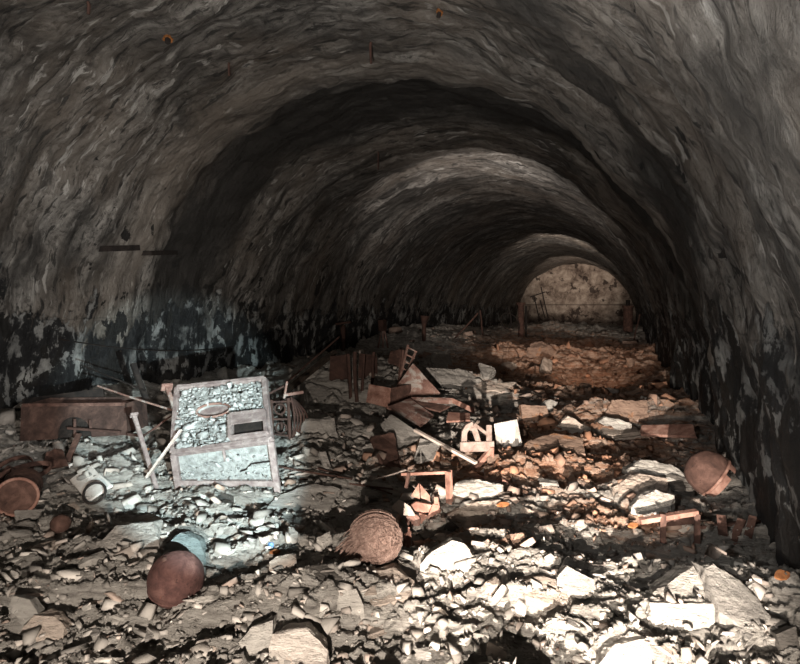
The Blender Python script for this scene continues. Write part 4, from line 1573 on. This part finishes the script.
def outline_stone(name, pix, mat, label, cat, lean=.5, thick=.6, seed=1):
    """a stone seen face on: its broken front leans back, the body runs on behind it"""
    yb = max(y for x, y in pix)
    foot = [p for p in pix if p[1] > yb - .35 * (yb - min(y for x, y in pix))]
    d0 = min(ground(*p)[1] for p in foot) - .01
    wid = (max(x for x, y in pix) - min(x for x, y in pix)) * d0 / F
    rr_ = random.Random(seed)
    front = [W(x, y, d0 + lean * (yb - y) * d0 / F) for x, y in pix]
    c = sum(front) / len(front)
    bk = []
    for q in front:
        e = c + (q - c) * rr_.uniform(.62, .95) + FH * wid * thick * rr_.uniform(.75, 1.1)
        e[2] = min(e[2], q[2] - .01) - wid * .10
        bk.append(e)
    skirt = []
    for q in front:
        e = c + (q - c) * 1.04
        e[2] = min(gz(e) - .05, e[2] - .03)
        skirt.append(e)
    bm = bmesh.new()
    for q in front + bk + skirt:
        bm.verts.new(tuple(q - c))
    res = bmesh.ops.convex_hull(bm, input=bm.verts)
    dead = [g_ for g_ in bm.verts if not g_.link_faces]
    bmesh.ops.delete(bm, geom=dead, context='VERTS')
    bmesh.ops.triangulate(bm, faces=bm.faces)
    for _k in range(4):
        bmesh.ops.subdivide_edges(bm, edges=[e for e in bm.edges if e.calc_length() > max(.018, wid * .06)], cuts=1, use_grid_fill=True)
        bmesh.ops.triangulate(bm, faces=bm.faces)
    bm.normal_update()
    for v in bm.verts:
        q = v.co + Vector((seed * 3.1, seed * 1.7, 0))
        n0 = mnoise.fractal(Vector((q.x * 3, q.y * 3, q.z * 14)), .9, 2.1, 4)
        ter = math.floor(n0 * 3) / 3 + max(0, (n0 * 3 % 1) - .8)
        v.co += v.normal * (wid * .035 * ter + wid * .02 * mnoise.fractal(q * 22, 1, 2, 3))
    me = bpy.data.meshes.new(name)
    bm.to_mesh(me)
    bm.free()
    me.materials.append(M[mat])
    o = bpy.data.objects.new(name, me)
    COL.objects.link(o)
    o.location = c
    PLACED.append((c + FH * wid * .25, wid * .5))
    return tag(o, label, cat)


OUT = [
    ('boulder', [(420, 564), (432, 551), (452, 540), (465, 543), (471, 556), (468, 567), (440, 569)], 'stone_pale', 'pale wedge-shaped boulder in front of the torn can', .6),
    ('boulder', [(517, 586), (539, 575), (557, 580), (568, 590), (567, 602), (547, 603), (523, 595)], 'stone_tan', 'broad tan boulder with a flat top beside the leaning streaky slab', 1.2),
    ('flat_slate', [(557, 577), (567, 565), (595, 580), (583, 594), (571, 592)], 'stone_grey', 'streaky grey slab leaning against the broad tan boulder', .5),
    ('flat_slate', [(652, 592), (694, 565), (702, 580), (708, 600), (657, 604)], 'stone_pale', 'biggest triangular pale slab tilted up under the shadowed hollow', 1.1),
    ('flat_slate', [(650, 603), (714, 604), (714, 618), (700, 628), (672, 629), (652, 620)], 'stone_pale', 'pale cracked block carrying the biggest triangular slab', .8),
    ('flat_slate', [(704, 567), (714, 564), (740, 580), (758, 600), (770, 617), (752, 634), (720, 612)], 'stone_grey', 'thick layered grey slab right beside the triangular pale slab', 1.2),
    ('boulder', [(631, 507), (642, 496), (656, 490), (675, 495), (671, 507), (647, 516)], 'stone_pale', 'rounded white boulder lying before the split rusty ball', 1.2),
    ('flat_slate', [(628, 471), (642, 460), (670, 465), (688, 474), (680, 480), (648, 479)], 'stone_pale', 'long pale flat slab behind the rounded white boulder', 1.8),
    ('boulder', [(268, 648), (273, 634), (305, 627), (318, 640), (329, 650), (327, 666), (284, 668)], 'stone_rusty_tip', 'pale boulder with orange stains at the bottom of the view', .8),
    ('boulder', [(238, 643), (252, 627), (273, 620), (273, 637), (264, 645), (248, 649)], 'stone_pale', 'pale wedge stone beside the orange-stained boulder', .6),
    ('boulder', [(337, 602), (340, 592), (356, 589), (364, 605), (342, 611)], 'stone_pale', 'bright white block-like stone at the edge of a dark hollow', .5),
    ('boulder', [(8, 609), (13, 596), (29, 600), (38, 613), (24, 624)], 'stone_pale', 'pale wedge stone leaning on a tan stone below the small brown round stone', .5),
    ('boulder', [(21, 628), (34, 615), (55, 617), (65, 627), (63, 637), (39, 640)], 'stone_tan', 'tan rounded stone touching the pale leaning wedge', .9),
    ('boulder', [(598, 664), (615, 645), (648, 638), (652, 655), (640, 672), (604, 672)], 'stone_pale', 'pale block cut by the bottom edge of the view', 1.0),
    ('flat_slate', [(100, 542), (115, 526), (153, 522), (160, 548), (120, 558)], 'stone_grey', 'wide brown-grey slab beside the rusty iron ball', 1.3),
    ('flat_slate', [(164, 546), (181, 533), (200, 541), (206, 560), (178, 556)], 'stone_green', 'blue-green tinged slate leaning just behind the rusty iron ball', .8),
    ('flat_slate', [(362, 582), (374, 572), (394, 568), (414, 581), (408, 598), (372, 606)], 'stone_tan', 'large cracked tan slab below the fibre ball', 1.4),
    ('boulder', [(776, 634), (796, 626), (800, 648), (781, 650)], 'stone_dark', 'dark upright block at the corner under the sooty wall', .4),
    ('boulder', [(605, 413), (613, 400), (647, 400), (648, 414), (638, 421)], 'stone_brown', 'brown angular block standing on the ridge before the dark gap', .4),
    ('boulder', [(521, 405), (546, 406), (549, 415), (522, 417)], 'stone_brown', 'small brown block on the ridge above the white tile', .4),
    ('boulder', [(555, 428), (568, 416), (591, 428), (576, 432)], 'stone_tan', 'triangular tan stone lying on the ridge of flat slabs', .6),
    ('flat_slate', [(451, 497), (456, 484), (478, 479), (503, 485), (490, 497), (466, 502)], 'stone_pale', 'pale curved slab lying beside the angle iron post', 1.2),
    ('flat_slate', [(447, 515), (465, 503), (500, 501), (497, 514), (478, 524), (458, 519)], 'stone_tan', 'smooth pinkish tan slab between the torn can and the orange flake', 1.4),
    ('flat_slate', [(596, 424), (606, 416), (632, 424), (628, 432), (604, 432)], 'stone_pale', 'pale splinter slab just below the brown block on the ridge', 1.0),
    ('flat_slate', [(612, 487), (640, 474), (668, 478), (640, 492), (616, 494)], 'stone_tan', 'low tan slab between long pale slab and rounded white boulder', 1.5),
]
for k_, (nm, pix, mt, lab, ln_) in enumerate(OUT):
    outline_stone(nm, pix, mt, lab, 'boulder' if nm == 'boulder' else 'slab', ln_, .6, k_ + 1)
done_labels = {q[3] for q in OUT}
big = [
    ('boulder', 450, 553, 66, 34, WEDGE[0], 'stone_pale', 'pale wedge-shaped boulder in front of the torn can', .1),
    ('boulder', 542, 589, 64, 34, BOULDER[1], 'stone_tan', 'broad tan boulder with a flat top beside the leaning streaky slab', .2),
    ('flat_slate', 581, 579, 46, 34, SLAB[1], 'stone_grey', 'streaky grey slab leaning against the broad tan boulder', .4, .7),
    ('flat_slate', 688, 575, 74, 66, WEDGE[3], 'stone_pale', 'biggest triangular pale slab tilted up under the shadowed hollow', -.3, .6),
    ('flat_slate', 735, 600, 92, 52, SLAB[2], 'stone_grey', 'thick layered grey slab right beside the triangular pale slab', .2, .35),
    ('boulder', 652, 502, 48, 32, BOULDER[2], 'stone_pale', 'rounded white boulder lying before the split rusty ball', 0),
    ('flat_slate', 640, 467, 74, 22, SLAB[3], 'stone_pale', 'long pale flat slab behind the rounded white boulder', .1),
    ('boulder', 301, 646, 72, 44, BOULDER[3], 'stone_rusty_tip', 'pale boulder with orange stains at the bottom of the view', 0),
    ('boulder', 256, 632, 42, 30, WEDGE[4], 'stone_pale', 'pale wedge stone beside the orange-stained boulder', .5),
    ('boulder', 348, 601, 30, 28, BOULDER[4], 'stone_pale', 'bright white block-like stone at the edge of a dark hollow', .3),
    ('boulder', 21, 610, 32, 28, WEDGE[5], 'stone_pale', 'pale wedge stone leaning on a tan stone below the small brown round stone', .8),
    ('boulder', 43, 628, 46, 22, BOULDER[5], 'stone_tan', 'tan rounded stone touching the pale leaning wedge', 0),
    ('flat_slate', 193, 548, 56, 34, WEDGE[6], 'stone_green', 'blue-green tinged slate leaning just behind the rusty iron ball', .2, .5),
    ('flat_slate', 133, 538, 84, 38, SLAB[4], 'stone_grey', 'wide brown-grey slab beside the rusty iron ball', .1, .25),
    ('boulder', 466, 630, 34, 17, WEDGE[7], 'stone_pale', 'small bright white flat stone alone in a dark dip', .2),
    ('boulder', 630, 650, 66, 34, BOULDER[6], 'stone_pale', 'pale block cut by the bottom edge of the view', .1),
    ('flat_slate', 392, 592, 92, 48, SLAB[5], 'stone_tan', 'large cracked tan slab below the fibre ball', -.1, .3),
    ('boulder', 319, 432, 46, 30, BOULDER[7], 'stone_grey', 'rounded grey-green boulder at the foot of the scrap heap', 0),
    ('flat_slate', 322, 402, 84, 20, SLAB[6], 'stone_grey', 'long dark slab sloping down the scrap heap beside the cage', -.5, .3, .3),
    ('flat_slate', 560, 452, 110, 30, SLAB[7], 'stone_brown', 'biggest flat rust-orange slab beside the white tile', .1, .15),
    ('flat_slate', 604, 432, 96, 20, SLAB[8], 'stone_tan', 'broad flat tan slab above the rust-orange slab', .2, .1),
    ('flat_slate', 458, 382, 80, 18, SLAB[9], 'stone_grey', 'long grey slab sloping away behind the bent channel', -.5, .3, .25),
    ('flat_slate', 484, 374, 60, 14, SLAB[4], 'stone_grey', 'narrow grey slab lying next behind the long sloping grey slab', -.5, .3, .25),
    ('flat_slate', 500, 388, 70, 14, SLAB[2], 'stone_tan', 'tan slab sloping down towards the white tile from the long grey slab', -.4, .25, .2),
    ('boulder', 625, 408, 44, 20, SLAB[10], 'stone_brown', 'brown angular block standing on the ridge before the dark gap', .1, .4),
    ('boulder', 535, 410, 30, 15, SLAB[11], 'stone_brown', 'small brown block on the ridge above the white tile', 0, .3),
    ('boulder', 571, 424, 36, 14, WEDGE[8], 'stone_tan', 'triangular tan stone lying on the ridge of flat slabs', 0, .2),
    ('boulder', 788, 622, 40, 52, BOULDER[0], 'stone_dark', 'dark upright block at the corner under the sooty wall', .3),
    ('flat_slate', 478, 489, 50, 26, WEDGE[1], 'stone_pale', 'pale curved slab lying beside the angle iron post', .1, .5),
    ('flat_slate', 476, 512, 56, 28, SLAB[0], 'stone_tan', 'smooth pinkish tan slab between the torn can and the orange flake', -.2, .35),
    ('boulder', 388, 489, 26, 12, WEDGE[2], 'stone_pale', 'pale smooth stone under the thin pale wire', .1),
    ('boulder', 683, 527, 22, 16, WEDGE[0], 'stone_rusty_tip', 'pinkish stone sitting inside the low channel frame', .2),
    ('flat_slate', 760, 640, 60, 26, SLAB[3], 'stone_grey', 'flat grey slab lying below the thick layered slab', .6, .2),
    ('flat_slate', 620, 601, 60, 26, SLAB[5], 'stone_pale', 'flat pale slab in front of the big triangular slab', .6, .2),
    ('flat_slate', 690, 640, 70, 26, WEDGE[4], 'stone_grey', 'grey slab half buried below the biggest triangular slab', .2, .2),
    ('flat_slate', 675, 487, 44, 24, SLAB[8], 'stone_dark', 'striped dark slab between rounded white boulder and split ball', -.5, .5),
    ('flat_slate', 310, 505, 110, 30, SLAB[7], 'stone_grey', 'broad smooth grey slab behind the fibre ball', .1, .2),
    ('flat_slate', 330, 575, 60, 20, SLAB[6], 'stone_dark', 'dark slab lying in the hollow before the fibre ball', .1, .2),
    ('boulder', 735, 458, 18, 20, WEDGE[5], 'stone_dark', 'dark angular stone against the wall above the split ball', .4),
]
random.seed(11)
for b_ in big:
    if b_[7] in done_labels:
        continue
    nm, px, py, w_, h_, sh, mt, lab = b_[:8]
    rot = list(b_[8:]) + [0, 0, 0]
    stone(nm, px, py, w_, h_, sh, mt, lab, rot[0], rot[1], rot[2], 'boulder' if nm == 'boulder' else 'slab')

MARKS = [((176, 580), 'the rusty iron ball', 1), ((375, 537), 'the fibre ball', 1), ((222, 440), 'the steel console', 1), ((418, 512), 'the torn can', 1), ((507, 435), 'the white tile', 1), ((712, 472), 'the split ball', 1),
         ((690, 570), 'the biggest triangular slab', 1), ((542, 589), 'the broad tan boulder', 1), ((301, 646), 'the orange-stained boulder', 1), ((450, 553), 'the wedge-shaped boulder', 1), ((90, 482), 'the white square plate', 1), ((652, 502), 'the rounded white boulder', 1),
         ((670, 522), 'the channel frame', 1), ((560, 452), 'the rust-orange slab', 1), ((625, 408), 'the brown block on the ridge', 1), ((465, 630), 'the small white flat stone', 1), ((43, 628), 'the tan stone by the pale wedge', 1), ((57, 527), 'the small round brown stone', 1),
         ((735, 600), 'the thick layered slab', 1), ((320, 432), 'the grey-green boulder', 1), ((322, 402), 'the long slab by the cage', 1), ((462, 378), 'the long grey slab', 1), ((521, 330), 'the round post', 1), ((348, 601), 'the bright white block', 1), ((788, 622), 'the dark corner block', 1)]
GROUPS = {}


def describe(px, py, size, tone, shp):
    (mx, my), nm, _ = min(MARKS, key=lambda m: (m[0][0] - px) ** 2 + ((m[0][1] - py) * 1.4) ** 2)
    dx, dy = px - mx, (py - my) * 1.3
    q = math.hypot(dx, dy)
    near = 'just ' if q < 34 else ('well ' if q > 80 else '')
    if abs(dx) < .5 * abs(dy):
        rel = 'behind' if dy < 0 else 'in front of'
    elif abs(dy) < .5 * abs(dx):
        rel = 'to the left of' if dx < 0 else 'to the right of'
    else:
        rel = ('behind left of' if dx < 0 else 'behind right of') if dy < 0 else ('front left of' if dx < 0 else 'front right of')
    return f'{size}{tone} {shp} {near}{rel} {nm}'


rng = np.random.default_rng(21)
made = 0
tries = 0
items = []
while made < 215 and tries < 6000:
    tries += 1
    px = rng.uniform(4, 796)
    py = 352 + 305 * rng.uniform(0, 1) ** .8
    x_right = 640 + (py - 345) * .72
    if px > x_right - 8 or (py < 440 and px < 140) or (py < 400 and px < 280):
        continue
    if 160 < px < 300 and 372 < py < 500:
        continue
    wpx = float(np.clip(np.exp(rng.normal(0, .42)) * (15 + (py - 350) * .052), 9, 62))
    p, d = ground(px, py)
    w_ = wpx * d / F
    if p[0] < -6.4 or p[0] > .62:
        continue
    if any((p[0] - c[0]) ** 2 + (p[1] - c[1]) ** 2 < (r_ + w_ * .5) ** 2 * .8 for c, r_ in PLACED):
        continue
    st = float(stain(p[0], p[1])) + rng.normal(0, .12)
    u_ = rng.uniform()
    if st > .55:
        mt, tone = (('stone_brown', 'rust-brown') if u_ < .7 else ('stone_tan', 'tan'))
    else:
        mt, tone = ('stone_pale', 'pale') if u_ < .30 else (('stone_tan', 'tan') if u_ < .55 else (('stone_grey', 'grey') if u_ < .88 else ('stone_dark', 'dark')))
    k = rng.uniform()
    if k < .5:
        sh, shp, nm, hf = SLAB[rng.integers(len(SLAB))], 'flat slab', 'flat_slate', rng.uniform(.22, .42)
    elif k < .8:
        sh, shp, nm, hf = WEDGE[rng.integers(len(WEDGE))], 'wedge stone', 'wedge_stone', rng.uniform(.35, .6)
    else:
        sh, shp, nm, hf = BOULDER[rng.integers(len(BOULDER))], 'blocky stone', 'rubble_stone', rng.uniform(.5, .75)
    size = 'big ' if wpx > 38 else ('' if wpx > 18 else 'small ')
    lab = describe(px, py, size, tone, shp)
    items.append((nm, px, py, wpx, wpx * hf, sh, mt, lab, rng.uniform(-1.2, 1.2), rng.normal(0.1, .22), rng.normal(0, .18)))
    PLACED.append((p, w_ * .5))
    made += 1
seen = {}
for it in items:
    seen[it[7]] = seen.get(it[7], 0) + 1
for it in items:
    lab = it[7]
    grp = None
    if seen[lab] > 1:
        grp = 'alike: ' + lab
    stone(it[0], *it[1:7], lab, *it[8:11], cat='slab' if it[0] == 'flat_slate' else 'stone', group=grp)
print('STONES', len(items), 'labels', len(seen))

# ------------------------------------------------------------------ light
def spot(name, loc, to, power, col, cone, blend=.4, rad=.03):
    ld = bpy.data.lights.new(name, 'SPOT')
    ld.energy = power
    ld.color = col
    ld.spot_size = math.radians(cone)
    ld.spot_blend = blend
    ld.shadow_soft_size = rad
    o = bpy.data.objects.new(name, ld)
    COL.objects.link(o)
    o.location = loc
    o.rotation_euler = (Vector(to) - Vector(loc)).to_track_quat('-Z', 'Y').to_euler()
    return o


def cs(l, d, z):
    """level camera-aligned coordinates to world"""
    p = RT * l + FH * d
    return (p[0], p[1], z)


# torches on floor, console and deep floor; the other spots are added fill
WARM = (1.0, .88, .76)
spot('torch_floor', cs(-.20, -.35, .84), cs(-.45, 3.3, .0), 860, WARM, 88, .9, .02)
spot('fill_middle', cs(-.10, -1.6, .60), W(545, 440, 6.5), 6600, WARM, 29, .9, .02)  # added spot that evens out the falloff over the middle ground
spot('torch_console', cs(.50, .0, 1.05), W(200, 425, 4.9), 2700, (.76, .97, 1.0), 22, .4, .02)
spot('fill_vault', cs(-.3, .2, 1.25), cs(-1.9, 4.0, 5.4), 1150, (1.0, .94, .87), 112, 1.0, .15)  # unseen fill spot, added to brighten the near vault
spot('fill_mid_vault', (-2.6, 9.4, 2.2), (-3.2, 17, 6.0), 430, (1.0, .90, .82), 115, 1.0, .2)  # added fill for the vault further in, no lamp there
spot('fill_near_wall', cs(.2, .6, 1.6), W(40, 275, 6.5), 850, (1.0, .97, .93), 46, 1.0, .1)  # added fill that lifts the lower left wall
spot('fill_side_wall', cs(-.6, .4, 1.5), W(760, 190, 4.2), 330, (1.0, .97, .93), 84, 1.0, .1)  # added fill for the right wall and upper corner
spot('torch_deep_floor', (.0, 8.2, 1.1), (-1.7, 18, .2), 560, (1.0, .72, .55), 42, 1.0, .05)
spot('fill_deep_vault', (-2.2, 21, 2.4), (-3.0, 34, 6.8), 1000, (1.0, .86, .74), 66, 1.0, .2)  # unseen fill, added to keep the deep vault readable
spot('fill_end', (-3.0, 31, 2.6), (-3.1, 41, 4.0), 1500, (1.0, .80, .66), 50, 1.0, .1)  # added warm fill aimed at the end wall

wd = bpy.data.worlds.new('dark')
SC.world = wd
wd.use_nodes = True
wd.node_tree.nodes['Background'].inputs['Color'].default_value = (.02, .022, .025, 1)
wd.node_tree.nodes['Background'].inputs['Strength'].default_value = .1
SC.view_settings.view_transform = 'Standard'
SC.view_settings.look = 'None'
SC.view_settings.exposure = 0.0
SC.view_settings.gamma = 1.0
SC.view_settings.use_curve_mapping = False
